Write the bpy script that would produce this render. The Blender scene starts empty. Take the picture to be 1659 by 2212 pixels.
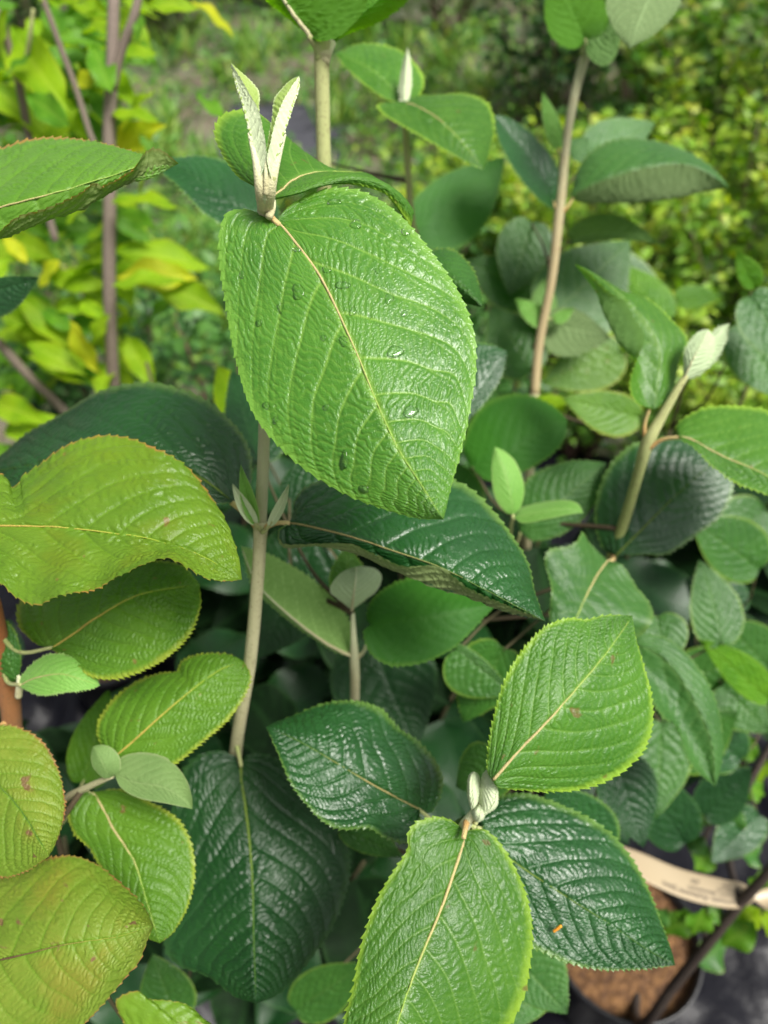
import bpy, bmesh, math, random
import numpy as np
from mathutils import Vector, Matrix
rad = math.radians
scene = bpy.context.scene
col = scene.collection
random.seed(7); RNG = np.random.default_rng(7)

# ------------------------------------------------------------------ camera
CAM_Z, PITCH, LENS = 1.40, 43.0, 24.0
cam_d = bpy.data.cameras.new('camera'); cam = bpy.data.objects.new('camera', cam_d); col.objects.link(cam)
cam.location = (0, 0, CAM_Z); cam.rotation_euler = (rad(90 - PITCH), 0, 0)
cam_d.sensor_fit = 'VERTICAL'; cam_d.sensor_height = 36; cam_d.sensor_width = 27; cam_d.lens = LENS
cam_d.clip_start = 0.01; cam_d.clip_end = 300
cam_d.dof.use_dof = True; cam_d.dof.focus_distance = 0.295; cam_d.dof.aperture_fstop = 5.8
cam_d.dof.aperture_blades = 0
scene.camera = cam

# ------------------------------------------------------------------ sky and sun (bright overcast)
SUN_EL, SUN_AZ = 60.0, 125.0          # azimuth measured from +Y (away from the camera) towards +X
world = bpy.data.worlds.new('World'); scene.world = world; world.use_nodes = True
wn = world.node_tree; wn.nodes.clear()
sky = wn.nodes.new('ShaderNodeTexSky'); sky.sky_type = 'NISHITA'; sky.sun_disc = False
sky.sun_elevation = rad(SUN_EL); sky.sun_rotation = rad(SUN_AZ); sky.air_density = 1.0; sky.dust_density = 5.0; sky.ozone_density = 1.0
hs = wn.nodes.new('ShaderNodeHueSaturation'); hs.inputs['Saturation'].default_value = 0.22
bg = wn.nodes.new('ShaderNodeBackground'); bg.inputs['Strength'].default_value = 0.082
wo = wn.nodes.new('ShaderNodeOutputWorld')
wn.links.new(sky.outputs[0], hs.inputs['Color']); wn.links.new(hs.outputs[0], bg.inputs[0]); wn.links.new(bg.outputs[0], wo.inputs[0])
sun_d = bpy.data.lights.new('sun', 'SUN'); sun_d.energy = 3.0; sun_d.angle = rad(22); sun_d.color = (1, .965, .9)
sun = bpy.data.objects.new('sun', sun_d); col.objects.link(sun)
sv = Vector((math.sin(rad(SUN_AZ)) * math.cos(rad(SUN_EL)), math.cos(rad(SUN_AZ)) * math.cos(rad(SUN_EL)), math.sin(rad(SUN_EL))))
sun.rotation_euler = sv.to_track_quat('Z', 'Y').to_euler(); sun.location = (2, 2, 6)
vs = scene.view_settings
vs.view_transform = 'Standard'; vs.look = 'None'; vs.exposure = 0.9; vs.gamma = 1.0; vs.use_curve_mapping = False
scene.render.engine = 'CYCLES'
scene.render.resolution_x = 768; scene.render.resolution_y = 1024
scene.cycles.max_bounces = 8; scene.cycles.transmission_bounces = 6; scene.cycles.diffuse_bounces = 3

# ------------------------------------------------------------------ helpers
FW, FH = 1659.0, 2212.0               # working grid of the measurements
FP = FH * LENS / 36.0
CP, SP_ = math.cos(rad(PITCH)), math.sin(rad(PITCH))
def UPn(x, y, d):
    x, y, d = np.broadcast_arrays(np.asarray(x, float), np.asarray(y, float), np.asarray(d, float))
    cx = (x - FW / 2) / FP * d; cy = -(y - FH / 2) / FP * d
    return np.stack([cx, cy * SP_ + d * CP, CAM_Z + cy * CP - d * SP_], -1)
def UP(x, y, d): return Vector(UPn(x, y, d).tolist())
def proj(p):
    X, Y, Z = p[0], p[1], p[2] - CAM_Z
    d = Y * CP - Z * SP_; cy = Y * SP_ + Z * CP
    d = max(d, 1e-4)
    return X / d * FP + FW / 2, FH / 2 - cy / d * FP, d

def tag(o, label=None, cat=None, group=None, kind=None):
    if label: o['label'] = label
    if cat: o['category'] = cat
    if group: o['group'] = group
    if kind: o['kind'] = kind
    return o
def empty(name, loc, label, cat, group=None):
    o = bpy.data.objects.new(name, None); col.objects.link(o); o.location = loc; o.empty_display_size = .05
    return tag(o, label, cat, group)
def link(name, me, parent=None, world_coords=True):
    o = bpy.data.objects.new(name, me); col.objects.link(o)
    if parent is not None:
        o.parent = parent
        if world_coords:
            r = parent
            while r.parent is not None: r = r.parent
            if parent is r: o.location = -Vector(r.location)
    return o
def mesh_np(name, V, F, mat, smooth=True, attrs=None, uv=None):
    me = bpy.data.meshes.new(name)
    V = np.asarray(V, np.float32); F = np.asarray(F, np.int32)
    me.vertices.add(len(V)); me.vertices.foreach_set('co', V.ravel())
    k = F.shape[1]
    me.loops.add(F.size); me.loops.foreach_set('vertex_index', F.ravel())
    me.polygons.add(len(F)); me.polygons.foreach_set('loop_start', np.arange(0, F.size, k, dtype=np.int32))
    try: me.polygons.foreach_set('loop_total', np.full(len(F), k, np.int32))
    except Exception: pass
    me.update(calc_edges=True)
    if smooth: me.polygons.foreach_set('use_smooth', np.ones(len(F), bool))
    if attrs:
        for n, a in attrs.items():
            at = me.attributes.new(n, 'FLOAT', 'POINT'); at.data.foreach_set('value', np.asarray(a, np.float32).ravel())
    if uv is not None:
        l = me.uv_layers.new(name='UVMap'); l.data.foreach_set('uv', np.asarray(uv, np.float32)[F.ravel()].ravel())
    me.validate(); me.update()
    if mat: me.materials.append(mat)
    return me
def smooth_line(pts, n):
    """smooth curve through pts, n+1 samples evenly spaced along it"""
    P = np.asarray(pts, float)
    if len(P) == 2: return P[0] + (P[1] - P[0]) * np.linspace(0, 1, n + 1)[:, None]
    seg = np.maximum(np.linalg.norm(np.diff(P[:, :2], axis=0), axis=1), 1e-6) ** .6
    t = np.concatenate([[0], np.cumsum(seg)])
    T = np.zeros_like(P)
    T[1:-1] = (P[2:] - P[:-2]) / (t[2:] - t[:-2])[:, None]
    T[0] = (P[1] - P[0]) / seg[0]; T[-1] = (P[-1] - P[-2]) / seg[-1]
    tt = np.linspace(0, t[-1], max(200, n * 4)); i = np.clip(np.searchsorted(t, tt, 'right') - 1, 0, len(P) - 2)
    h = seg[i]; s = (tt - t[i]) / h; s = s[:, None]; h = h[:, None]
    C = (2*s**3 - 3*s**2 + 1) * P[i] + (s**3 - 2*s**2 + s) * h * T[i] + (-2*s**3 + 3*s**2) * P[i+1] + (s**3 - s**2) * h * T[i+1]
    ar = np.concatenate([[0], np.cumsum(np.linalg.norm(np.diff(C[:, :2], axis=0), axis=1))])
    if C.shape[1] == 3 and ar[-1] < 1e-9: ar = np.linspace(0, 1, len(C))
    q = np.linspace(0, ar[-1], n + 1)
    return np.stack([np.interp(q, ar, C[:, k]) for k in range(C.shape[1])], -1)
_ng = {}
def vnoise(x, y, seed=0):
    if seed not in _ng: _ng[seed] = np.random.default_rng(seed + 100).random((64, 64))
    g = _ng[seed]; xi = np.floor(x).astype(int); yi = np.floor(y).astype(int)
    fx = x - xi; fy = y - yi; fx = fx*fx*(3-2*fx); fy = fy*fy*(3-2*fy)
    a = g[xi % 64, yi % 64]; b = g[(xi+1) % 64, yi % 64]; c = g[xi % 64, (yi+1) % 64]; d = g[(xi+1) % 64, (yi+1) % 64]
    return (a*(1-fx)+b*fx)*(1-fy) + (c*(1-fx)+d*fx)*fy
def sstep(a, b, x):
    t = np.clip((x - a) / (b - a), 0, 1); return t*t*(3-2*t)
def tube(name, pts, radii, mat, parent, seg=10, n=None, bumps=0, attr=True, ends=True):
    """round tapering limb through world points; t attribute runs 0..1 along it"""
    P = np.asarray([tuple(p) for p in pts], float)
    m = n or max(6, 6 * (len(P) - 1))
    tt = np.linspace(0, 1, len(P))
    Q = np.concatenate([P, np.asarray(radii, float)[:, None]], 1)
    # 3d smoothing by chord
    seg_ = np.maximum(np.linalg.norm(np.diff(P, axis=0), axis=1), 1e-6) ** .6
    t = np.concatenate([[0], np.cumsum(seg_)]); T = np.zeros_like(Q)
    if len(P) > 2: T[1:-1] = (Q[2:] - Q[:-2]) / (t[2:] - t[:-2])[:, None]
    T[0] = (Q[1] - Q[0]) / seg_[0]; T[-1] = (Q[-1] - Q[-2]) / seg_[-1]
    xs = np.linspace(0, t[-1], m + 1); i = np.clip(np.searchsorted(t, xs, 'right') - 1, 0, len(P) - 2)
    h = seg_[i][:, None]; s = ((xs - t[i]) / seg_[i])[:, None]
    C = (2*s**3 - 3*s**2 + 1) * Q[i] + (s**3 - 2*s**2 + s) * h * T[i] + (-2*s**3 + 3*s**2) * Q[i+1] + (s**3 - s**2) * h * T[i+1]
    c, r = C[:, :3], np.maximum(C[:, 3], 1e-5)
    tan = np.gradient(c, axis=0); tan /= np.linalg.norm(tan, axis=1)[:, None] + 1e-12
    ref = np.array([.31, .77, .21]); n1 = np.cross(tan, ref); n1 /= np.linalg.norm(n1, axis=1)[:, None]; n2 = np.cross(tan, n1)
    an = np.linspace(0, 2*math.pi, seg, endpoint=False)
    bumps = bumps or .05
    rr = r[:, None] * (1 + bumps * (np.random.default_rng(len(pts)).random((m+1, seg)) - .5))
    V = c[:, None, :] + rr[..., None] * (np.cos(an)[None, :, None] * n1[:, None, :] + np.sin(an)[None, :, None] * n2[:, None, :])
    V = V.reshape(-1, 3); at = np.repeat(np.linspace(0, 1, m + 1), seg)
    ii, jj = np.meshgrid(np.arange(m), np.arange(seg), indexing='ij'); a = ii*seg + jj; b = ii*seg + (jj+1) % seg
    F = np.stack([a, b, b + seg, a + seg], -1).reshape(-1, 4)
    V = np.concatenate([V, [c[0] - tan[0]*r[0]*.3, c[-1] + tan[-1]*r[-1]*.4]]); at = np.concatenate([at, [0, 1]])
    k = (m+1)*seg; j = np.arange(seg); j2 = (j+1) % seg
    F = np.concatenate([F, np.stack([np.full(seg, k), j2, j, np.full(seg, k)], -1)[:, [0, 1, 2, 2]], np.stack([np.full(seg, k+1), m*seg + j, m*seg + j2, m*seg + j2], -1)])
    faces4 = [f for f in F.tolist()]
    me = bpy.data.meshes.new(name)
    me.from_pydata(V.tolist(), [], [f[:3] if f[2] == f[3] else f for f in faces4])
    me.polygons.foreach_set('use_smooth', np.ones(len(me.polygons), bool))
    A = me.attributes.new('t', 'FLOAT', 'POINT'); A.data.foreach_set('value', at.astype(np.float32))
    me.materials.append(mat); me.update()
    return link(name, me, parent)

# ------------------------------------------------------------------ materials
class NT:
    def __init__(s, name):
        s.m = bpy.data.materials.new(name); s.m.use_nodes = True; s.t = s.m.node_tree; s.t.nodes.clear()
        s.out = s.t.nodes.new('ShaderNodeOutputMaterial')
    def n(s, ty, **kw):
        x = s.t.nodes.new(ty)
        for k, v in kw.items():
            if k.startswith('i_'):
                key = k[2:]; key = int(key) if key.isdigit() else key.replace('_', ' ')
                if hasattr(v, 'is_linked') or isinstance(v, bpy.types.NodeSocket): s.t.links.new(v, x.inputs[key])
                else: x.inputs[key].default_value = v
            else: setattr(x, k, v)
        return x
    def mix(s, fac, a, b):
        x = s.n('ShaderNodeMix', data_type='RGBA')
        for i, v in ((0, fac), (6, a), (7, b)):
            if isinstance(v, bpy.types.NodeSocket): s.t.links.new(v, x.inputs[i])
            else: x.inputs[i].default_value = (*v, 1) if isinstance(v, tuple) and len(v) == 3 else v
        return x.outputs[2]
    def math(s, op, a, b=0.0, c=None):
        x = s.n('ShaderNodeMath', operation=op)
        for i, v in enumerate((a, b) if c is None else (a, b, c)):
            if isinstance(v, bpy.types.NodeSocket): s.t.links.new(v, x.inputs[i])
            else: x.inputs[i].default_value = v
        return x.outputs[0]
    def noise(s, vec, scale, detail=3, rough=.55):
        return s.n('ShaderNodeTexNoise', i_Vector=vec, i_Scale=scale, i_Detail=detail, i_Roughness=rough).outputs['Fac']
    def ramp(s, fac, lo, hi):
        return s.n('ShaderNodeMapRange', interpolation_type='SMOOTHSTEP', i_Value=fac, i_1=lo, i_2=hi).outputs[0]
    def attr(s, name): return s.n('ShaderNodeAttribute', attribute_name=name).outputs['Fac']

def leaf_mat(name, c1, c2, vein, edge, under, trans=.28, tcol=None, rough=.42, edge_amt=.5, spots=0., spotcol=(.12, .05, .03), vein_amt=.6, fine=.45, spec=.36, sheen=.0, mottle=None, wet=0., e0=.93, e1=1.06):
    k = NT(name)
    uv = k.n('ShaderNodeTexCoord').outputs['UV']
    rnd = k.n('ShaderNodeObjectInfo').outputs['Random']
    mp = k.n('ShaderNodeVectorMath', operation='ADD', i_0=uv)
    comb = k.n('ShaderNodeCombineXYZ', i_X=k.math('MULTIPLY', rnd, 7.3), i_Y=k.math('MULTIPLY', rnd, 3.1)); k.t.links.new(comb.outputs[0], mp.inputs[1])
    v = mp.outputs[0]
    c = k.mix(k.ramp(k.noise(v, 22, 4), .3, .7), c1, c2)
    if mottle: c = k.mix(k.math('MULTIPLY', k.ramp(k.noise(v, 30, 3), .48, .68), .75), c, mottle)
    c = k.mix(k.math('MULTIPLY', k.attr('vein'), vein_amt), c, vein)
    e = k.math('MULTIPLY', k.ramp(k.math('ADD', k.attr('edge'), k.math('MULTIPLY', k.noise(v, 60, 2), .10)), e0, e1), edge_amt)
    c = k.mix(e, c, edge)
    if spots:
        sp = k.math('MULTIPLY', k.ramp(k.noise(v, 95, 2), .70 - spots*.06, .76 - spots*.06), .8)
        c = k.mix(sp, c, spotcol)
        sp2 = k.math('MULTIPLY', k.ramp(k.math('ADD', k.noise(v, 70, 4), k.math('MULTIPLY', k.math('SUBTRACT', k.attr('edge'), .8), .9)), .72, .86), .55 * min(1, spots))
        c = k.mix(sp2, c, spotcol)
    hue = k.n('ShaderNodeHueSaturation', i_Color=c, i_Value=k.math('ADD', .88, k.math('MULTIPLY', rnd, .24)))
    c = hue.outputs[0]
    uc = k.mix(k.math('MULTIPLY', k.attr('vein'), .75), under, tuple(min(1, x*1.6 + .04) for x in under))
    bf = k.n('ShaderNodeNewGeometry').outputs['Backfacing']
    cc = k.mix(bf, c, uc)
    vo = k.n('ShaderNodeTexVoronoi', i_Vector=v, i_Scale=760.0, feature='DISTANCE_TO_EDGE')
    h = k.math('ADD', k.ramp(vo.outputs['Distance'], 0., .28), k.math('MULTIPLY', k.noise(v, 1500, 2), .4))
    bmp = k.n('ShaderNodeBump', i_Height=h, i_Strength=fine, i_Distance=.00016)
    ro = k.math('ADD', rough, k.math('MULTIPLY', bf, .35))
    ro = k.math('ADD', ro, k.math('MULTIPLY', k.math('SUBTRACT', k.noise(v, 40, 3), .5), .22))
    p = k.n('ShaderNodeBsdfPrincipled', i_Base_Color=cc, i_Roughness=ro, i_Normal=bmp.outputs[0])
    p.inputs['Specular IOR Level'].default_value = spec
    if wet: p.inputs['Coat Weight'].default_value = wet; p.inputs['Coat Roughness'].default_value = .14
    if sheen: p.inputs['Sheen Weight'].default_value = sheen; p.inputs['Sheen Roughness'].default_value = .4
    tr = k.n('ShaderNodeBsdfTranslucent', i_Color=k.n('ShaderNodeHueSaturation', i_Color=c, i_Saturation=1.15, i_Value=1.7).outputs[0] if tcol is None else (*tcol, 1))
    ms = k.n('ShaderNodeMixShader', i_0=trans, i_1=p.outputs[0], i_2=tr.outputs[0])
    k.t.links.new(ms.outputs[0], k.out.inputs[0])
    return k.m

def stem_mat(name, c_lo, c_hi, spot=(.12, .08, .04), sheen=.35, rough=.75):
    k = NT(name); co = k.n('ShaderNodeTexCoord').outputs['Object']
    t = k.math('ADD', k.attr('t'), k.math('MULTIPLY', k.math('SUBTRACT', k.noise(co, 90, 3), .5), .35))
    c = k.mix(k.ramp(t, .25, .8), c_lo, c_hi)
    c = k.mix(k.math('MULTIPLY', k.ramp(k.noise(co, 420, 3), .55, .70), .40), c, spot)
    c = k.mix(k.math('MULTIPLY', k.ramp(k.noise(co, 60, 4), .5, .7), .15), c, spot)
    b = k.n('ShaderNodeBump', i_Height=k.noise(co, 1100, 4), i_Strength=.8, i_Distance=.0009)
    p = k.n('ShaderNodeBsdfPrincipled', i_Base_Color=c, i_Roughness=rough, i_Normal=b.outputs[0]); p.inputs['Sheen Weight'].default_value = sheen
    p.inputs['Specular IOR Level'].default_value = .25
    k.t.links.new(p.outputs[0], k.out.inputs[0]); return k.m
def plain_mat(name, c1, c2, scale=40, rough=.7, spec=.4, bump=.3, bd=.002, detail=4):
    k = NT(name); co = k.n('ShaderNodeTexCoord').outputs['Object']
    nz = k.noise(co, scale, detail)
    c = k.mix(k.ramp(nz, .3, .7), c1, c2)
    b = k.n('ShaderNodeBump', i_Height=k.noise(co, scale*3, 4), i_Strength=bump, i_Distance=bd)
    p = k.n('ShaderNodeBsdfPrincipled', i_Base_Color=c, i_Roughness=rough, i_Normal=b.outputs[0]); p.inputs['Specular IOR Level'].default_value = spec
    k.t.links.new(p.outputs[0], k.out.inputs[0]); return k.m
def foliage_mat(name, cols, rough=.5, trans=.3):
    k = NT(name); t = k.attr('tint')
    cr = k.n('ShaderNodeValToRGB', i_Fac=t); e = cr.color_ramp.elements
    e[0].position = 0; e[0].color = (*cols[0], 1); e[1].position = 1; e[1].color = (*cols[-1], 1)
    for i, c in enumerate(cols[1:-1]): x = e.new((i+1)/(len(cols)-1)); x.color = (*c, 1)
    p = k.n('ShaderNodeBsdfPrincipled', i_Base_Color=cr.outputs[0], i_Roughness=rough)
    tr = k.n('ShaderNodeBsdfTranslucent', i_Color=k.n('ShaderNodeHueSaturation', i_Color=cr.outputs[0], i_Saturation=1.1, i_Value=1.5).outputs[0])
    ms = k.n('ShaderNodeMixShader', i_0=trans, i_1=p.outputs[0], i_2=tr.outputs[0])
    k.t.links.new(ms.outputs[0], k.out.inputs[0]); return k.m

UND = (.11, .22, .05)
M = {
 'hero':   leaf_mat('leaf_fresh_wet', (.042, .150, .011), (.074, .212, .019), (.27, .44, .07), (.22, .42, .06), UND, rough=.34, fine=.6, edge_amt=.5, vein_amt=.55, wet=.12, spec=.5),
 'bright': leaf_mat('leaf_bright', (.040, .138, .011), (.068, .188, .017), (.22, .38, .07), (.28, .45, .04), UND, rough=.36, edge_amt=.75, vein_amt=.45, spots=.15, spotcol=(.14, .10, .03)),
 'mid':    leaf_mat('leaf_mid', (.032, .120, .016), (.050, .160, .022), (.13, .25, .05), (.20, .32, .04), UND, rough=.36, edge_amt=.7, vein_amt=.35),
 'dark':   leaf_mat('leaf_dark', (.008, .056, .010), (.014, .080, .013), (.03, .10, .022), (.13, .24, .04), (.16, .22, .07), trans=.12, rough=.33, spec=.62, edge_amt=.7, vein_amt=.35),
 'deep':   leaf_mat('leaf_deep_shade', (.006, .040, .008), (.011, .056, .011), (.02, .07, .02), (.04, .11, .025), (.09, .14, .06), trans=.12, rough=.34, spec=.36, vein_amt=.4),  # darkened leaf green: shade of the lower and inner leaves is in the colour
 'grey':   leaf_mat('leaf_greyish', (.030, .110, .018), (.050, .150, .026), (.14, .25, .07), (.16, .26, .06), (.13, .20, .07), trans=.22, rough=.42, sheen=.05, vein_amt=.55),
 'yellow': leaf_mat('leaf_yellowing', (.100, .205, .014), (.150, .262, .020), (.15, .30, .02), (.40, .17, .05), (.25, .30, .08), trans=.28, rough=.36, edge_amt=.9, spots=.3, spotcol=(.20, .13, .04), vein_amt=.6, mottle=(.145, .215, .012), e0=1.02, e1=1.07),
 'old':    leaf_mat('leaf_old_spotted', (.130, .225, .018), (.215, .285, .032), (.12, .25, .012), (.36, .13, .06), (.25, .30, .08), trans=.22, rough=.5, edge_amt=.85, spots=.9, spotcol=(.18, .08, .05), vein_amt=.85, mottle=(.235, .235, .03), e0=1.0, e1=1.06),
 'satin':  leaf_mat('leaf_satin', (.026, .130, .008), (.040, .170, .012), (.06, .18, .02), (.14, .28, .03), UND, trans=.35, rough=.55, spec=.3, vein_amt=.3),
 'lit':    leaf_mat('leaf_backlit_tint', (.090, .240, .016), (.120, .290, .022), (.20, .36, .06), (.2, .36, .05), (.085, .230, .018), trans=.5, rough=.5, vein_amt=.4),  # brightened both sides: light from behind is painted in, besides the translucency
 'olive':  leaf_mat('leaf_olive', (.070, .180, .012), (.105, .230, .018), (.15, .28, .03), (.34, .40, .04), UND, rough=.4, edge_amt=.8, vein_amt=.35, spots=.2, spotcol=(.2, .12, .04)),
 'shade':  leaf_mat('leaf_shade_tint', (.003, .013, .003), (.005, .021, .004), (.02, .07, .015), (.03, .08, .02), (.05, .09, .03), trans=.06, rough=.6, spec=.1, vein_amt=.4),  # near-black green paints the gloom between the shrubs into the filler leaves
 'brim':   leaf_mat('leaf_brown_rim', (.085, .215, .018), (.120, .265, .026), (.15, .28, .03), (.42, .19, .05), (.14, .20, .05), rough=.4, edge_amt=.75, vein_amt=.35, e0=1.0, e1=1.05),
 'young':  leaf_mat('leaf_young_downy', (.140, .330, .050), (.180, .380, .070), (.34, .48, .16), (.40, .48, .2), (.24, .40, .11), trans=.3, rough=.55, sheen=.2, vein_amt=.55),
 'felt':   leaf_mat('bud_felt', (.22, .32, .07), (.28, .37, .10), (.40, .48, .2), (.50, .56, .36), (.48, .55, .35), trans=.12, rough=.85, sheen=.1, spec=.2, vein_amt=.5),
 'felt2':  leaf_mat('bud_leaf_downy', (.20, .36, .09), (.25, .40, .12), (.44, .52, .26), (.52, .60, .40), (.42, .51, .31), trans=.2, rough=.75, spec=.2, vein_amt=.7),
 'downy':  leaf_mat('leaf_downy', (.125, .215, .065), (.165, .260, .085), (.24, .32, .13), (.30, .34, .17), (.28, .34, .18), trans=.22, rough=.7, spec=.2, vein_amt=.5),
 'lime':   leaf_mat('leaf_lime', (.150, .310, .006), (.250, .400, .008), (.38, .50, .05), (.52, .42, .03), (.30, .44, .04), trans=.4, rough=.5, spec=.15, edge_amt=.3, vein_amt=.4),
 'gold':   leaf_mat('leaf_gold', (.350, .430, .012), (.480, .500, .016), (.6, .6, .08), (.50, .30, .03), (.42, .46, .05), trans=.4, rough=.5, spec=.15, edge_amt=.4, vein_amt=.3),
 'green':  leaf_mat('leaf_plain_green', (.060, .190, .008), (.105, .260, .012), (.24, .38, .05), (.2, .34, .03), (.17, .30, .04), trans=.38, rough=.45, spec=.25, vein_amt=.3),
}
STEM = stem_mat('stem_downy', (.34, .27, .14), (.44, .42, .24), sheen=.05)
STEM_PALE = stem_mat('stem_pale', (.46, .43, .24), (.60, .62, .38), spot=(.50, .46, .28), sheen=.1)
STEM_A = stem_mat('stem_pinkish_green', (.36, .37, .21), (.46, .50, .30), spot=(.34, .27, .18), sheen=.05)
STEM_TALL = stem_mat('stem_tall', (.38, .30, .16), (.40, .40, .24), spot=(.26, .18, .09), sheen=.05)
STEM_TAN = stem_mat('stem_tan', (.46, .28, .10), (.50, .40, .17), sheen=.05)
STEM_GRN = stem_mat('stem_green', (.28, .33, .11), (.38, .40, .17), sheen=.05)
STEM_RUST = stem_mat('stem_rust', (.26, .12, .045), (.28, .10, .030), sheen=.05)
BARK = stem_mat('bark_grey', (.17, .135, .105), (.20, .16, .13), spot=(.07, .055, .045), sheen=0)
BARK_DK = stem_mat('bark_dark', (.035, .026, .022), (.055, .042, .034), spot=(.09, .07, .05), sheen=0, rough=.6)
RIB = stem_mat('rib_tan', (.42, .35, .16), (.22, .36, .06), spot=(.38, .29, .13), sheen=0)
RIB_D = stem_mat('rib_on_dark', (.27, .22, .09), (.08, .16, .03), spot=(.2, .16, .06), sheen=0)
CANE = stem_mat('cane_shaded', (.06, .045, .025), (.09, .08, .04), sheen=0)  # dark copy of the stem colour, with the inner shade painted in
RIB_G = stem_mat('rib_green', (.13, .19, .03), (.06, .14, .02), spot=(.1, .13, .03), sheen=0)
RIB_B = stem_mat('rib_brown', (.10, .06, .03), (.20, .24, .03), spot=(.1, .06, .03), sheen=0)
RIB_Y = stem_mat('rib_yellow', (.38, .30, .06), (.24, .34, .03), spot=(.35, .2, .06), sheen=0)
# ------------------------------------------------------------------ leaves
Q = {'hero': (330, 92), 'hi': (220, 60), 'mid': (96, 22), 'lo': (72, 18)}
def veins(u, a, side, seed, K, Mn, amp, gk=.58):
    """height (metres, before scale) and vein mask on a leaf's (u along, a across) grid"""
    w = .05 * (vnoise(u*6 + 3, a*4 + side*9, seed) - .5)
    g = 1 - gk * np.power(np.clip(a, 0, 1), 1.12)
    u0 = 1 - (1 - u + w*a) / g
    phi = -np.log(np.clip(1 - u0, .0, 9) + .05) * K + (.37 if side > 0 else .0) + .40*(vnoise(u*3 + side*7, a*1.5, seed+5) - .5)
    cell = np.floor(phi + .5); fr = phi - cell
    wid = .045 + .02*(1-a)
    sec = np.exp(-(fr / wid)**2)
    fork = np.exp(-((phi - np.floor(phi) - .47*sstep(.42, .95, a)) / (wid*.8))**2) * sstep(.42, .5, a) * .8
    fork2 = np.exp(-((1 - (phi - np.floor(phi)) - .25*sstep(.6, 1.0, a)) / (wid*.7))**2) * sstep(.6, .68, a) * .5
    off = np.sin(cell*12.9 + side*4.1 + seed) * 7.7
    cf = 1 + .16*np.sin(cell*5.3 + side + seed); sl = .62*a + 1.55*u
    psi = Mn*cf*sl + off + 1.5*(vnoise(phi*1.7, sl*Mn*.30, seed+9) - .5) + .9*(vnoise(phi*4.1 + 9, sl*Mn*.8, seed+13) - .5)
    f2 = psi - np.round(psi)
    ter = np.exp(-(f2/.15)**2) * (1 - np.exp(-(fr/.07)**2)); pil = np.sqrt(np.abs(np.sin(np.pi*f2)))
    mod = np.clip(-.15 + 1.75*vnoise(u*16, a*8 + side*5, seed+2), .08, 1.3)
    mid = np.exp(-(a/.035)**2)
    quilt = np.abs(np.sin(np.pi*fr))**.8
    fade = sstep(0, .05, 1 - u)
    h = amp * (-.50*sec - .32*np.maximum(fork, fork2) - .34*ter*mod + .52*pil*np.clip(mod, .35, 1.)*(Mn > 0) + .40*quilt + .34*(vnoise(phi*5 + 7, a*Mn*1.6 + 3, seed+4) - .5)*(Mn > 0) - .6*mid) * fade * (1 - .5*sstep(.9, 1, a))
    vein = np.clip(np.maximum.reduce([sec**2.6*(1 - .35*a), fork**2*.7, fork2*.45, ter*.28, mid]), 0, 1)
    return h, vein
def grid_mesh(P, u, acol, sgn, seed, K, Mn, amp, length, width, mat, flip, gk=.58):
    nu, nc = P.shape[:2]
    A = np.abs(acol)[None, :] + 0*u[:, None]; U = u[:, None] + 0*A
    hl, vl = veins(U, A, -1, seed, K, Mn, amp, gk); hr, vr = veins(U, A, 1, seed, K, Mn, amp, gk)
    left = (acol < 0)[None, :]
    h = np.where(left, hl, hr); vn = np.where(left, vl, vr)
    du = np.gradient(P, axis=0); dv = np.gradient(P, axis=1)
    n = np.cross(du, dv); ln = np.linalg.norm(n, axis=-1, keepdims=True)
    n = np.where(ln > 1e-14, n / np.maximum(ln, 1e-14), 0)
    n[0] = n[2]; n[1] = n[2]; n[-1] = n[-3]; n[-2] = n[-3]
    s = -1.0 if flip else 1.0
    V = (P + n * (h * s)[..., None]).reshape(-1, 3)
    i, j = np.meshgrid(np.arange(nu-1), np.arange(nc-1), indexing='ij'); a = i*nc + j
    F = np.stack([a, a+nc, a+nc+1, a+1], -1).reshape(-1, 4)
    if flip: F = F[:, ::-1]
    uv = np.stack([(acol[None, :] * width + 0*U), U*length], -1).reshape(-1, 2)
    me = mesh_np('leaf', V, F, mat, attrs={'vein': vn, 'edge': A}, uv=uv)
    return me, V.reshape(nu, nc, 3), n * s
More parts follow.
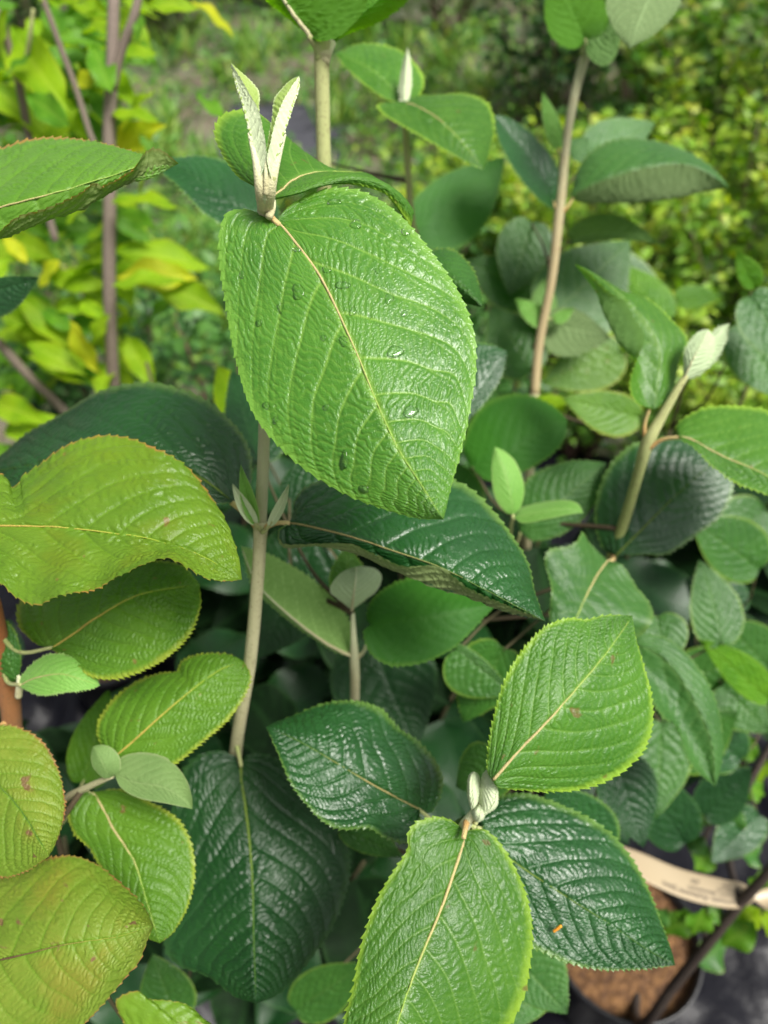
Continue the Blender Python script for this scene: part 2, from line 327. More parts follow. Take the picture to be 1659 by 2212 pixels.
def leaf(plant, B, T, S, L, R, d, dl=0., dr=0., mat='bright', q='hi', under=False, amp=None, pet=None, K=5.0, Mn=None, teeth=None, tooth=6.0,
         seed=None, rib=None, ribm=None, name='leaf', arch=0., petm=None, petr=.0014, wave=0., ref='C', pw=1.35, gk=.58):
    nu, nv = Q[q]
    seed = seed if seed is not None else random.randrange(50)
    if amp is None: amp = {'hero': .00068, 'hi': .0008, 'mid': .0011, 'lo': .0015}[q]
    if Mn is None: Mn = {'hero': 18, 'hi': 16, 'mid': 9, 'lo': 5}[q]
    if teeth is None: teeth = {'hero': 46, 'hi': 40, 'mid': 30, 'lo': 0}[q]
    u = np.linspace(0, 1, nu + 1); spn = smooth_line([B] + list(S) + [T], nu)
    d = d if len(d) == 3 else (d[0], (d[0] + d[1]) / 2, d[1])
    ds = d[0]*(1-u)*(1-2*u) + d[1]*4*u*(1-u) + d[2]*u*(2*u-1)
    prof = np.power(np.clip(4*u*(1-u), 0, 1), .5)
    as_ = np.linspace(0, 1, nv + 1); cols_px, cols_d = [], []
    for side, polys, off in ((-1, L, dl), (1, R, dr)):
        if not isinstance(polys[0], list): polys = [polys]; off = (off,) if not isinstance(off, tuple) else off
        lines = [smooth_line([B] + p + [T], nu) for p in polys]
        if teeth:
            out = lines[-1] - spn; ln = np.linalg.norm(out, axis=1, keepdims=True); out = out / np.maximum(ln, 1)
            saw = (u*teeth*(1 + .04*np.sin(u*9 + seed)) + .3*side) % 1
            k = np.minimum(1, np.minimum(12*u, 10*(1-u)))
            tan = np.gradient(lines[-1], axis=0); tan /= np.linalg.norm(tan, axis=1, keepdims=True) + 1e-9
            amt = tooth * (.7 + .6*vnoise(u*20, u*0 + side, seed))
            tp = np.power(saw, 2.2)
            tooth_v = (out * (tp - .3)[:, None] + tan * (.7*tp)[:, None]) * (amt * k)[:, None]
        else: tooth_v = np.zeros_like(spn)
        px = np.zeros((nu+1, nv+1, 2)); dd = np.zeros((nu+1, nv+1))
        for c, a in enumerate(as_):
            if len(lines) == 1:
                px[:, c] = spn + (lines[0] - spn) * a
                dd[:, c] = ds + off[0]*prof*a**pw
            else:
                x1 = .72
                l0 = (a-x1)*(a-1)/(x1); l1 = a*(a-1)/(x1*(x1-1)); l2 = a*(a-x1)/(1-x1)
                px[:, c] = spn*l0 + lines[0]*l1 + lines[1]*l2
                dd[:, c] = ds + prof*(off[0]*l1 + off[1]*l2)
            px[:, c] += tooth_v * a**14
            dd[:, c] += arch*prof*4*a*(1-a)*.5 + wave*prof*a*a*(np.sin(u*17 + seed + 2*side) + .6*np.sin(u*31 + seed*2))
        cols_px.append(px); cols_d.append(dd)
    px = np.concatenate([cols_px[0][:, :0:-1], cols_px[1]], 1); dd = np.concatenate([cols_d[0][:, :0:-1], cols_d[1]], 1)
    acol = np.concatenate([-as_[:0:-1], as_])
    P = UPn(px[..., 0], px[..., 1], dd)
    # which way is the upper surface: towards the camera unless 'under'
    du = np.gradient(P, axis=0); dv = np.gradient(P, axis=1); nn = np.cross(du, dv)
    m = nu // 2; js = {'C': [nv - nv//3, nv + nv//3], 'L': [nv - nv//3], 'R': [nv + nv//3]}[ref]
    s = 0
    for j in js:
        v = np.array([0, 0, CAM_Z]) - P[m, j]; s += np.dot(nn[m, j], v) / (np.linalg.norm(nn[m, j]) + 1e-12)
    flip = (s < 0) != under
    length = np.linalg.norm(np.diff(P[:, nv], axis=0), axis=1).sum(); width = .5*np.linalg.norm(P[m, 0] - P[m, -1])
    me, G, N = grid_mesh(P, u, acol, None, seed, K, Mn, amp, length, max(width, .015), M[mat], flip, gk)
    o = link(name, me, plant)
    if rib:
        idx = np.linspace(0, int(nu*.97), 26).astype(int)
        pts = [G[i, nv] + N[i, nv]*rib*.25 for i in idx]
        r = tube('midrib', pts, [rib*(1 - .8*i/nu) for i in idx], ribm or RIB, None, seg=8, n=60); r.parent = o
    if not pet: LOOSE.append((o, plant, Vector(G[0, nv].tolist()), Vector((G[0, nv] - G[6, nv]).tolist()).normalized()))
    if pet:
        pts = [UP(*p) for p in pet]
        t = tube('petiole', pts, [petr*1.25] + [petr]*(len(pts)-2) + [petr*.9], petm or STEM_TAN, None, seg=8)
        t.parent = o
    return o, G, N, px
OVT = [-.025, .05, .2, .4, .6, .8, .93]; OVW = [.42, .74, .98, 1., .82, .46, .18]
def qleaf(plant, B, T, wl, wr, d, bend=0., **k):
    B = np.array(B, float); T = np.array(T, float); ax = T - B; ln = np.linalg.norm(ax); ax /= ln; pr = np.array([ax[1], -ax[0]])
    def c(t): return B + ax*ln*t + pr*bend*4*t*(1-t)
    S = [tuple(c(t)) for t in (.25, .5, .75)]
    L = [tuple(c(t) + pr*wl*w) for t, w in zip(OVT, OVW)]; R = [tuple(c(t) - pr*wr*w) for t, w in zip(OVT, OVW)]
    k.setdefault('q', 'lo'); k.setdefault('mat', 'mid')
    return leaf(plant, tuple(B), tuple(T), S, L, R, d, **k)
LOOSE, STEMS = [], []
def stem(plant, pts, radii, mat=None, name='stem', **k):
    if name == 'stem': STEMS.append((plant, [UP(*p) for p in pts]))
    return tube(name, [UP(*p) for p in pts], radii, mat or STEM, plant, **k)

# ================================================================== the setting
SLOPE_Y, SLOPE = 2.2, .11
def ground_z(x, y): return max(0., y - SLOPE_Y) * SLOPE
def build_ground():
    k = NT('ground_soil'); co = k.n('ShaderNodeTexCoord').outputs['Object']
    c = k.mix(k.ramp(k.noise(co, 1.6, 5), .35, .65), (.16, .12, .085), (.055, .085, .03))
    c = k.mix(k.math('MULTIPLY', k.ramp(k.noise(co, 38, 4), .5, .7), .8), c, (.26, .23, .20))
    c = k.mix(k.math('MULTIPLY', k.ramp(k.noise(co, 9, 4), .55, .7), .6), c, (.10, .05, .03))
    b = k.n('ShaderNodeBump', i_Height=k.noise(co, 45, 6), i_Strength=.9, i_Distance=.02)
    p = k.n('ShaderNodeBsdfPrincipled', i_Base_Color=c, i_Roughness=.9, i_Normal=b.outputs[0]); k.t.links.new(p.outputs[0], k.out.inputs[0])
    xs = np.linspace(-40, 40, 81); ys = np.concatenate([np.linspace(-20, 0, 11), np.linspace(.3, 12, 60), np.linspace(13, 60, 25)])
    X, Y = np.meshgrid(xs, ys, indexing='ij'); Z = np.maximum(0, Y - SLOPE_Y)*SLOPE + .05*(vnoise(X*1.3, Y*1.3, 3) - .5)*np.clip((Y-2)/2, 0, 1)
    n1 = len(ys); i, j = np.meshgrid(np.arange(len(xs)-1), np.arange(n1-1), indexing='ij'); a = i*n1 + j
    F = np.stack([a, a+n1, a+n1+1, a+1], -1).reshape(-1, 4)
    tag(link('ground', mesh_np('ground', np.stack([X, Y, Z], -1).reshape(-1, 3), F, k.m)), kind='structure')
build_ground()
def fabric(name, x0, x1, y0, y1, nx, ny, amp, mat, label=None, lift=.006, seed=4):
    X, Y = np.meshgrid(np.linspace(x0, x1, nx), np.linspace(y0, y1, ny), indexing='ij')
    w = vnoise(X*9 + 2*vnoise(X*4, Y*4, seed), Y*6, seed); w2 = vnoise(X*31, Y*19 + X*9, seed+1)
    Z = np.maximum(0, Y - SLOPE_Y)*SLOPE + lift + amp*np.abs(w - .5)*2 + amp*.35*w2 + .03*np.clip((Y-2)/2, 0, 1)
    i, j = np.meshgrid(np.arange(nx-1), np.arange(ny-1), indexing='ij'); a = i*ny + j
    F = np.stack([a, a+ny, a+ny+1, a+1], -1).reshape(-1, 4)
    return tag(link(name, mesh_np(name, np.stack([X, Y, Z], -1).reshape(-1, 3), F, mat)), kind='structure')
PLASTIC = plain_mat('black_plastic', (.006, .006, .009), (.008, .008, .011), 5, rough=.36, spec=.16, bump=.35, bd=.02, detail=2)
WOVEN = plain_mat('grey_woven', (.035, .035, .045), (.06, .06, .07), 160, rough=.7, spec=.3, bump=.3, bd=.002)
fabric('ground_fabric', -1.6, 1.9, -1.2, 1.75, 220, 190, .045, PLASTIC)
fabric('ground_fabric', -.95, -.25, 3.9, 4.9, 40, 40, .02, WOVEN, seed=9)

# pots
POT = plain_mat('pot_black', (.008, .008, .009), (.016, .016, .018), 30, rough=.4, spec=.5, bump=.1)
def soil_mat():
    k = NT('bark_compost'); co = k.n('ShaderNodeTexCoord').outputs['Object']
    vo = k.n('ShaderNodeTexVoronoi', i_Vector=co, i_Scale=95.0)
    c = k.mix(k.ramp(k.noise(co, 70, 5), .3, .7), (.06, .026, .011), (.22, .11, .040))
    c = k.mix(k.ramp(k.noise(co, 24, 3), .58, .72), c, (.06, .03, .015))
    b = k.n('ShaderNodeBump', i_Height=k.math('ADD', vo.outputs['Distance'], k.noise(co, 160, 4)), i_Strength=1., i_Distance=.006)
    p = k.n('ShaderNodeBsdfPrincipled', i_Base_Color=c, i_Roughness=.9, i_Normal=b.outputs[0]); k.t.links.new(p.outputs[0], k.out.inputs[0]); return k.m
SOIL = soil_mat()
def lathe(name, prof, mat, parent=None, seg=40):
    V = []; F = []; n = len(prof)
    for i in range(seg):
        a = 2*math.pi*i/seg
        for r, z in prof: V.append((r*math.cos(a), r*math.sin(a), z))
    for i in range(seg):
        for j in range(n-1): a = i*n + j; b = ((i+1) % seg)*n + j; F.append((a, b, b+1, a+1))
    me = mesh_np(name, V, F, mat); o = bpy.data.objects.new(name, me); col.objects.link(o); o.parent = parent; return o
pot_data = {}
def pot(x, y, r, h, label):
    t = empty('nursery_pot', (x, y, ground_z(x, y) + .02), label, 'pot', 'black nursery pots on the plastic sheet')
    lathe('pot_wall', [(0, 0), (r*.78, 0), (r*.80, .004), (r*.97, h-.028), (r*1.03, h-.026), (r*1.03, h), (r*.985, h), (r*.955, h-.03), (r*.8, .012), (0, .012)], POT, t)
    V, F = [], []; n, m = 36, 14
    for j in range(m+1):
        for i in range(n):
            a = 2*math.pi*i/n; rr = r*.952*j/m
            V.append((rr*math.cos(a), rr*math.sin(a), h - .028 + .010*float(vnoise(np.array(60*rr*math.cos(a)+50), np.array(60*rr*math.sin(a)+50), 1)) - .004))
    for j in range(m):
        for i in range(n): F.append((j*n+i, (j+1)*n+i, (j+1)*n+(i+1) % n, j*n+(i+1) % n))
    me = mesh_np('soil', V, F, SOIL); o = bpy.data.objects.new('soil', me); col.objects.link(o); o.parent = t
    return t
pot(-.10, .34, .12, .24, 'black nursery pot under the central viburnum')
pot(-.46, .30, .12, .24, 'black nursery pot under the yellowing viburnum')
pot(.10, .62, .12, .24, 'black nursery pot under the tall tan-stemmed viburnum')
pot(.355, .312, .108, .24, 'black nursery pot of orange-brown bark compost beside the twig tag')
pot(.40, .68, .12, .24, 'black nursery pot under the viburnum with the silvery folded bud')
pot(-.22, .68, .12, .24, 'black nursery pot under the pale green-stemmed viburnum')
pot(-.56, .86, .12, .24, 'black nursery pot under the lime-leaved shrub')

# ================================================================== the shrubs
PA = empty('viburnum_shrub', (-.10, .34, .235), 'viburnum shrub bearing the large wet leaf below a forked silvery bud', 'shrub', 'viburnum shrubs in pots')
PL = empty('viburnum_shrub', (-.46, .30, .235), 'viburnum shrub with yellowing, brown-edged leaves', 'shrub', 'viburnum shrubs in pots')
PR = empty('viburnum_shrub', (.40, .68, .235), 'viburnum shrub with a leaning stem and silvery folded bud beside curled leaf', 'shrub', 'viburnum shrubs in pots')
PT = empty('viburnum_shrub', (.10, .62, .235), 'tall viburnum shrub with bare tan stem in front of yellow-green hedge', 'shrub', 'viburnum shrubs in pots')
PC = empty('viburnum_shrub', (-.22, .68, .235), 'viburnum shrub on a thick pale green stem with leaves cut off by the top', 'shrub', 'viburnum shrubs in pots')

# ---- PA: central shrub -------------------------------------------------
stem(PA, [(574, 402, .2865), (573, 425, .290), (574, 470, .310), (572, 760, .335), (571, 930, .348), (563, 1132, .372)][::-1], [.0026, .0030, .0029, .0028, .0030, .0033][::-1], STEM_A, n=40)
stem(PA, [(563, 1128, .372), (562, 1160, .374), (556, 1260, .386), (540, 1430, .42), (512, 1600, .47), (500, 1760, .56), (520, 1900, .74), (560, 2010, 1.0)][::-1], [.008, .0065, .0052, .0044, .004, .0037, .0037, .0046], STEM, n=60)
hero, HG, HN, HPX = leaf(PA, (600, 480), (958, 1122), [(625, 508), (692, 598), (768, 757), (810, 860), (858, 965), (905, 1040)],
     [(572, 466), (530, 452), (490, 460), (473, 510), (476, 590), (492, 690), (512, 790), (545, 890), (598, 960), (660, 1015), (740, 1065), (820, 1097), (900, 1119)],
     [(612, 458), (640, 435), (690, 412), (750, 406), (810, 425), (870, 470), (930, 540), (985, 620), (1020, 700), (1029, 790), (1015, 890), (1000, 960), (975, 1050)],
     (.300, .276, .256), dl=.012, dr=.018, mat='hero', q='hero', rib=.00062, seed=3, tooth=5.0, K=5.0, wave=.0006,
     pet=[(580, 462, .300), (590, 474, .2995), (603, 486, .2990)], petm=STEM_TAN)
# folded silvery buds of the leading shoot
leaf(PA, (560, 392), (499, 136), [(552, 345), (540, 290), (524, 230), (508, 180)], [(575, 345), (574, 310), (566, 270), (557, 235), (540, 205), (520, 170)],
     [(572, 320), (568, 280), (560, 240), (560, 200), (545, 178), (520, 155)], (.285, .284, .290), dl=-.003, dr=.006, mat='felt', q='mid', under=True, ref='L', K=7, amp=.0008, Mn=0, teeth=34, tooth=2.0, gk=.22, name='bud_leaf')
leaf(PA, (588, 392), (646, 164), [(598, 345), (615, 285), (632, 235), (646, 190)], [(577, 345), (585, 305), (594, 265), (606, 230), (622, 200), (640, 172)],
     [(577, 330), (581, 290), (588, 250), (592, 215), (607, 193), (630, 172)], (.284, .283, .290), dl=-.003, dr=.006, mat='felt', q='mid', under=True, ref='L', K=7, amp=.0008, Mn=0, teeth=34, tooth=2.0, gk=.22, name='bud_leaf')
stem(PA, [(573, 482, .314), (573, 460, .3045), (574, 428, .2925), (574, 405, .288)], [.0036, .0036, .0036, .0026], STEM_PALE, name='shoot_tip')
stem(PA, [(574, 420, .286), (574, 390, .2835), (575, 360, .2825), (575, 335, .283)], [.0012, .0010, .0008, .0004], STEM_PALE, name='bud')
stem(PA, [(571, 448, .2975), (566, 415, .288), (560, 385, .2855), (553, 348, .2845), (538, 288, .2845)], [.0031, .0029, .0023, .0016, .0007], STEM_PALE, name='bud_stalk')
stem(PA, [(576, 448, .2975), (581, 415, .288), (588, 385, .285), (598, 348, .284), (615, 290, .284)], [.0031, .0029, .0023, .0016, .0007], STEM_PALE, name='bud_stalk')
# leaf opposite the big wet one, reaching away
leaf(PA, (588, 430), (790, 372), [(600, 418), (640, 386), (690, 372)],
     [(560, 408), (515, 382), (478, 330), (463, 285), (475, 252), (510, 238), (550, 240), (610, 290), (660, 350), (720, 378)],
     [[(640, 418), (700, 398), (770, 386), (830, 400), (870, 428), (892, 455), (870, 430)], [(600, 428), (660, 412), (720, 398), (780, 402), (840, 425), (886, 490), (850, 440)]],
     (.305, .325, .360), dl=.03, dr=(-.012, -.008), mat='bright', q='hi', rib=.0006, pet=[(580, 470, .296), (589, 450, .298), (590, 430, .305)], petm=STEM_PALE, amp=.0005)
# node with axillary shoots
leaf(PA, (625, 1130), (1178, 1342), [(650, 1133), (690, 1142), (760, 1160), (850, 1190), (950, 1225), (1060, 1280)],
     [(634, 1110), (636, 1085), (655, 1055), (690, 1038), (760, 1010), (880, 1000), (975, 1035), (1020, 1058), (1070, 1108), (1112, 1165), (1142, 1220), (1158, 1290)],
     [[(604, 1150), (612, 1182), (690, 1180), (770, 1196), (850, 1232), (930, 1258), (1010, 1288), (1090, 1320)], [(603, 1145), (607, 1172), (640, 1178), (700, 1174), (765, 1178), (820, 1203), (870, 1224), (930, 1222), (965, 1234), (1010, 1270), (1080, 1302)]],
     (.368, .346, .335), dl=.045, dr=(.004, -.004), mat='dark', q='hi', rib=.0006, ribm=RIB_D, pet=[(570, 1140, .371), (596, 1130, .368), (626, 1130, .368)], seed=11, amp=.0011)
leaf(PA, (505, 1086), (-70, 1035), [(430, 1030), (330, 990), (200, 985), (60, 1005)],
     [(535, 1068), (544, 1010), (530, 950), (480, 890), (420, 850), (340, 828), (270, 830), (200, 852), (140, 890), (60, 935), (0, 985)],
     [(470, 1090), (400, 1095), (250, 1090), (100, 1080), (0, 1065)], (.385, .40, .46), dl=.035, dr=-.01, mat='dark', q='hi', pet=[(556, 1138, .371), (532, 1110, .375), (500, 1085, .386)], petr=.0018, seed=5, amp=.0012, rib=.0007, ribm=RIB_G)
for (b, t, wl, wr, nm) in (((551, 1128), (520, 1003), 15, 17, 'young'), ((549, 1130), (502, 1044), 12, 16, 'felt'), ((584, 1134), (624, 1045), 12, 10, 'felt')):
    qleaf(PA, b, t, wl, wr, (.360, .352), mat=nm, q='mid', under=(nm == 'felt'), dl=-.003, dr=-.003, name='axillary_leaf', teeth=0, amp=.0003, bend=4 if t[0] < 560 else -4)
# small downy shoot in the middle
stem(PA, [(766, 1520, .52), (767, 1470, .49), (766, 1425, .47), (764, 1380, .455), (762, 1325, .45)], [.0036, .0034, .0034, .0022, .0014], STEM_PALE, n=30)
leaf(PA, (760, 1318), (770, 1224), [(763, 1290), (768, 1255)], [(735, 1298), (714, 1280), (716, 1262), (740, 1235)], [(785, 1300), (815, 1275), (825, 1245), (810, 1228), (785, 1223)], (.450, .436, .438), dl=.005, dr=.008, mat='felt2', q='mid', under=True, rib=.0010, ribm=STEM_PALE, amp=.0011, K=5, Mn=0, name='bud_leaf', teeth=0)
qleaf(PA, (757, 1290), (748, 1180), 42, 40, (.462, .478), mat='bright', q='mid')
leaf(PA, (770, 1420), (520, 1180), [(742, 1410), (690, 1380), (620, 1325), (555, 1260)], [(775, 1400), (760, 1350), (720, 1290), (660, 1240), (590, 1200), (545, 1185)], [(730, 1412), (680, 1382), (610, 1330), (545, 1268)], (.465, .45, .43), dl=.02, dr=.03, mat='young', q='mid', under=True, rib=.0013, ribm=STEM_PALE, ref='L', amp=.0006)
leaf(PA, (800, 1350), (1075, 1305), [(850, 1345), (930, 1335), (1010, 1320)], [(792, 1335), (800, 1300), (840, 1265), (900, 1245), (970, 1245), (1040, 1270)], [(785, 1365), (795, 1405), (825, 1432), (865, 1440), (920, 1430), (980, 1400), (1040, 1340)], (.455, .45, .46), dl=.03, dr=-.005, mat='satin', q='mid', amp=.0005, pet=[(768, 1424, .468), (785, 1408, .462), (793, 1390, .458)], petm=STEM_PALE)
# lower leaves of the centre
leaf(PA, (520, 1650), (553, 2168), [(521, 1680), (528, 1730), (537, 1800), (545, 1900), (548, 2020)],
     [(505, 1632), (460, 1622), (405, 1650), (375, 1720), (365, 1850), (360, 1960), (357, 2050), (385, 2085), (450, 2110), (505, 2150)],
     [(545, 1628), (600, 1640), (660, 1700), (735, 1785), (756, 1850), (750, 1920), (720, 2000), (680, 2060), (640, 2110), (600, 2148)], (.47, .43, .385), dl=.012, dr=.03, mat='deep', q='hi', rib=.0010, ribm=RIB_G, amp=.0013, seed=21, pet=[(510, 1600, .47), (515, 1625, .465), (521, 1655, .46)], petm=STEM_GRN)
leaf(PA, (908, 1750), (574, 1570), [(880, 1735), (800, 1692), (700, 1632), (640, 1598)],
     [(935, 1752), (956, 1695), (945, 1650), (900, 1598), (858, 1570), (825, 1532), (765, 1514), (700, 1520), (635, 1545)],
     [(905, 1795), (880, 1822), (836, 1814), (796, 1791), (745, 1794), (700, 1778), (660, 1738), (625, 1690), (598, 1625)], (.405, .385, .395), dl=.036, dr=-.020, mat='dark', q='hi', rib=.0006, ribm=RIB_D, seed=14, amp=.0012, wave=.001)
leaf(PA, (1066, 1684), (1366, 1330), [(1085, 1662), (1130, 1612), (1190, 1550), (1250, 1482), (1310, 1410)],
     [(1053, 1665), (1056, 1600), (1072, 1525), (1093, 1462), (1130, 1402), (1180, 1352), (1230, 1334), (1262, 1338), (1310, 1329)],
     [(1075, 1700), (1130, 1707), (1200, 1711), (1270, 1702), (1340, 1672), (1390, 1622), (1410, 1565), (1407, 1500), (1388, 1430), (1372, 1375)], (.325, .335, .362), dl=.010, dr=.010, mat='bright', q='hi', rib=.0008, seed=7, pet=[(1010, 1770, .352), (1040, 1725, .345), (1070, 1680, .337)])
leaf(PA, (1002, 1805), (815, 2345), [(998, 1830), (975, 1900), (950, 1970), (920, 2040), (885, 2130), (855, 2220)],
     [(990, 1782), (950, 1764), (902, 1774), (880, 1800), (880, 1832), (850, 1880), (820, 1930), (795, 1990), (775, 2060), (760, 2140), (742, 2210), (745, 2290)],
     [(1012, 1795), (1045, 1792), (1075, 1815), (1105, 1860), (1135, 1925), (1150, 2000), (1146, 2080), (1128, 2165), (1080, 2240), (950, 2320)], (.345, .312, .284), dl=.008, dr=.016, mat='bright', q='hi', rib=.0009, seed=17, pet=[(1008, 1775, .345), (1005, 1790, .34), (1001, 1810, .335)])
leaf(PA, (1042, 1785), (1459, 2085), [(1090, 1845), (1200, 1922), (1300, 1985), (1400, 2052)],
     [(1040, 1755), (1080, 1722), (1140, 1714), (1210, 1738), (1270, 1765), (1325, 1805), (1372, 1865), (1405, 1930), (1435, 2010)],
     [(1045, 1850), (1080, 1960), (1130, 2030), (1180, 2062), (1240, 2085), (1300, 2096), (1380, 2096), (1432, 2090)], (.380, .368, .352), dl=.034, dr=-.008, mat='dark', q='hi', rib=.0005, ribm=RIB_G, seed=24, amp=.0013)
# shoot tip with two small folded leaves
stem(PA, [(965, 1960, .60), (985, 1850, .42), (1003, 1785, .352), (1018, 1765, .345), (1030, 1745, .342)], [.004, .0035, .0030, .0026, .0016], STEM_PALE, n=30)
for (B, T, S, L, R, sd) in (((1022, 1762), (1024, 1666), [(1018, 1720), (1017, 1690)], [(1010, 1722), (1009, 1700), (1012, 1675)], [(1034, 1730), (1037, 1700), (1035, 1675)], 1),
                            ((1038, 1766), (1052, 1662), [(1064, 1735), (1070, 1700)], [(1034, 1740), (1034, 1705), (1042, 1672)], [(1072, 1745), (1077, 1715), (1070, 1690)], 2),
                            ((1028, 1778), (1034, 1738), [(1033, 1765), (1035, 1750)], [(1020, 1766), (1017, 1748)], [(1045, 1770), (1048, 1750)], 3)):
    leaf(PA, B, T, S, L, R, (.342, .336, .341), dl=.006, dr=.006, mat='felt', q='mid', under=True, K=6, amp=.0009, Mn=0, teeth=0, name='bud_leaf', seed=sd, arch=-.004)
qleaf(PA, (1030, 1790), (955, 1800), 20, 28, (.350, .358), mat='grey', q='mid', under=True, name='bud_leaf')
# ---- PL: yellowing shrub on the left ----------------------------------
leaf(PL, (-150, 1140), (523, 1252), [(-60, 1136), (30, 1136), (120, 1138), (230, 1150), (320, 1163), (430, 1198)],
     [(-150, 1080), (-90, 1040), (-20, 1022), (12, 1030), (24, 1052), (44, 1044), (47, 1030), (75, 1012), (130, 970), (200, 943), (260, 942), (330, 965), (400, 1005), (450, 1065), (490, 1130), (513, 1200)],
     [(-140, 1190), (-60, 1240), (0, 1262), (32, 1290), (80, 1309), (130, 1287), (200, 1277), (260, 1245), (310, 1221), (358, 1207), (400, 1225), (440, 1249), (485, 1257)], (.33, .318, .31), dl=.030, dr=-.024, mat='yellow', q='hi', rib=.0006, ribm=RIB_Y, seed=8, wave=.0022, amp=.0012)
leaf(PL, (-180, 470), (386, 353), [(-60, 458), (0, 447), (130, 413), (240, 380), (310, 358)],
     [(-170, 390), (-100, 345), (0, 320), (60, 301), (130, 297), (200, 305), (260, 319), (320, 338)],
     [[(-150, 560), (-60, 545), (0, 516), (100, 476), (200, 436), (300, 378), (350, 362)], [(-150, 545), (-60, 530), (0, 500), (40, 468), (100, 450), (170, 420), (205, 395), (222, 402), (285, 368), (320, 324), (345, 322)]], (.31, .300, .315), dl=.05, dr=(.0, -.006), mat='brim', q='hi', rib=.0006, seed=12, wave=.001, amp=.0009)
leaf(PL, (110, 1402), (431, 1262), [(150, 1375), (215, 1330), (300, 1285)],
     [(72, 1385), (38, 1345), (45, 1295), (100, 1250), (200, 1222), (320, 1211), (392, 1222)],
     [(145, 1425), (195, 1462), (250, 1468), (310, 1450), (370, 1415), (412, 1370), (434, 1310)], (.380, .375, .385), dl=.03, dr=-.012, mat='olive', q='hi', rib=.0007, ribm=RIB_Y, amp=.0010)
leaf(PL, (243, 1640), (527, 1428), [(300, 1590), (330, 1562), (400, 1502), (470, 1450)],
     [(215, 1600), (212, 1560), (240, 1515), (290, 1475), (340, 1455), (382, 1450), (393, 1428), (430, 1414), (485, 1412)],
     [(300, 1668), (350, 1662), (385, 1648), (430, 1612), (490, 1560), (527, 1508), (543, 1462)], (.385, .385, .40), dl=.02, dr=-.008, mat='olive', q='hi', rib=.0007, ribm=RIB_Y, amp=.0010)
leaf(PL, (42, 1482), (216, 1481), [(75, 1465), (130, 1456), (170, 1466)], [(50, 1455), (82, 1424), (120, 1411), (170, 1424), (203, 1452)], [(58, 1492), (90, 1503), (140, 1497), (190, 1491)], (.375, .365, .368), dl=.008, dr=-.002, mat='young', q='mid', amp=.0005, rib=.0004)
leaf(PL, (-130, 1610), (106, 1850), [(-60, 1660), (0, 1700), (50, 1758)], [(-100, 1580), (0, 1566), (50, 1574), (95, 1605), (125, 1660), (141, 1740), (128, 1800)], [(-150, 1700), (-110, 1800), (-50, 1868), (0, 1896), (55, 1884)], (.36, .338, .315), dl=.016, dr=-.004, mat='old', q='hi', seed=31, amp=.0009, rib=.0005, ribm=RIB_G)
leaf(PL, (-70, 2085), (332, 1999), [(0, 2073), (60, 2060), (140, 2040), (250, 2024)], [(-90, 1990), (-40, 1915), (0, 1894), (50, 1872), (110, 1852), (160, 1849), (210, 1868), (262, 1908), (305, 1952)], [(-70, 2180), (-20, 2280), (80, 2290), (170, 2225), (222, 2172), (275, 2110), (302, 2078), (320, 2030)], (.33, .315, .318), dl=.034, dr=-.014, mat='old', q='hi', rib=.0006, ribm=RIB_B, seed=33, amp=.0008)
leaf(PL, (200, 1712), (345, 2038), [(215, 1732), (245, 1790), (290, 1862), (315, 1940)], [(172, 1716), (147, 1752), (158, 1798), (192, 1832), (215, 1870), (245, 1910), (275, 1965), (315, 2020)], [(262, 1706), (330, 1735), (387, 1772), (416, 1832), (420, 1900), (405, 1960), (375, 2012)], (.41, .385, .36), dl=.004, dr=.012, mat='olive', q='hi', rib=.0008, ribm=RIB, amp=.0010)
stem(PL, [(90, 1800, .48), (140, 1728, .42), (190, 1700, .395), (243, 1676, .378)], [.003, .0022, .0019, .0014], STEM, n=24)
leaf(PL, (238, 1680), (201, 1612), [(225, 1655), (212, 1630)], [(222, 1680), (200, 1655), (197, 1630)], [(258, 1668), (260, 1640), (245, 1618), (222, 1609)], (.377, .372, .376), dl=.002, dr=.003, mat='downy', q='mid', teeth=0, amp=.0003)
leaf(PL, (247, 1672), (416, 1748), [(290, 1690), (350, 1700), (390, 1722)], [(252, 1645), (278, 1629), (320, 1626), (365, 1640), (400, 1680), (414, 1720)], [(262, 1702), (300, 1724), (360, 1736), (398, 1744)], (.376, .366, .362), dl=.012, dr=-.002, mat='downy', q='mid', teeth=0, amp=.0004)
stem(PL, [(30, 1640, .44), (26, 1560, .415), (15, 1470, .40), (-5, 1380, .385), (-20, 1300, .37)], [.0060, .0056, .0062, .0058, .005], STEM_RUST, n=30)
leaf(PL, (38, 1470), (-60, 1330), [(20, 1430), (-20, 1370)], [(45, 1440), (44, 1395), (25, 1350), (-20, 1320)], [(10, 1470), (-40, 1430), (-70, 1380)], (.388, .385, .39), dl=.0, dr=.01, mat='mid', q='mid')
stem(PL, [(40, 1505, .385), (42, 1480, .38), (40, 1460, .376)], [.002, .0018, .0008], STEM_PALE, name='bud')
stem(PL, [(24, 1550, .412), (-20, 1590, .40), (-60, 1630, .38)], [.002, .0018, .0015], STEM_TAN, name='petiole')
leaf(PL, (330, 2300), (560, 2290), [(400, 2250), (480, 2250)], [(250, 2170), (290, 2140), (320, 2158), (350, 2160), (400, 2170), (450, 2210), (520, 2250)], [(300, 2350), (400, 2360), (500, 2330)], (.36, .36, .37), dl=.006, dr=.0, mat='yellow', q='mid')
qleaf(PL, (180, 1690), (235, 1490), 50, 60, (.50, .52), mat='green', q='lo')
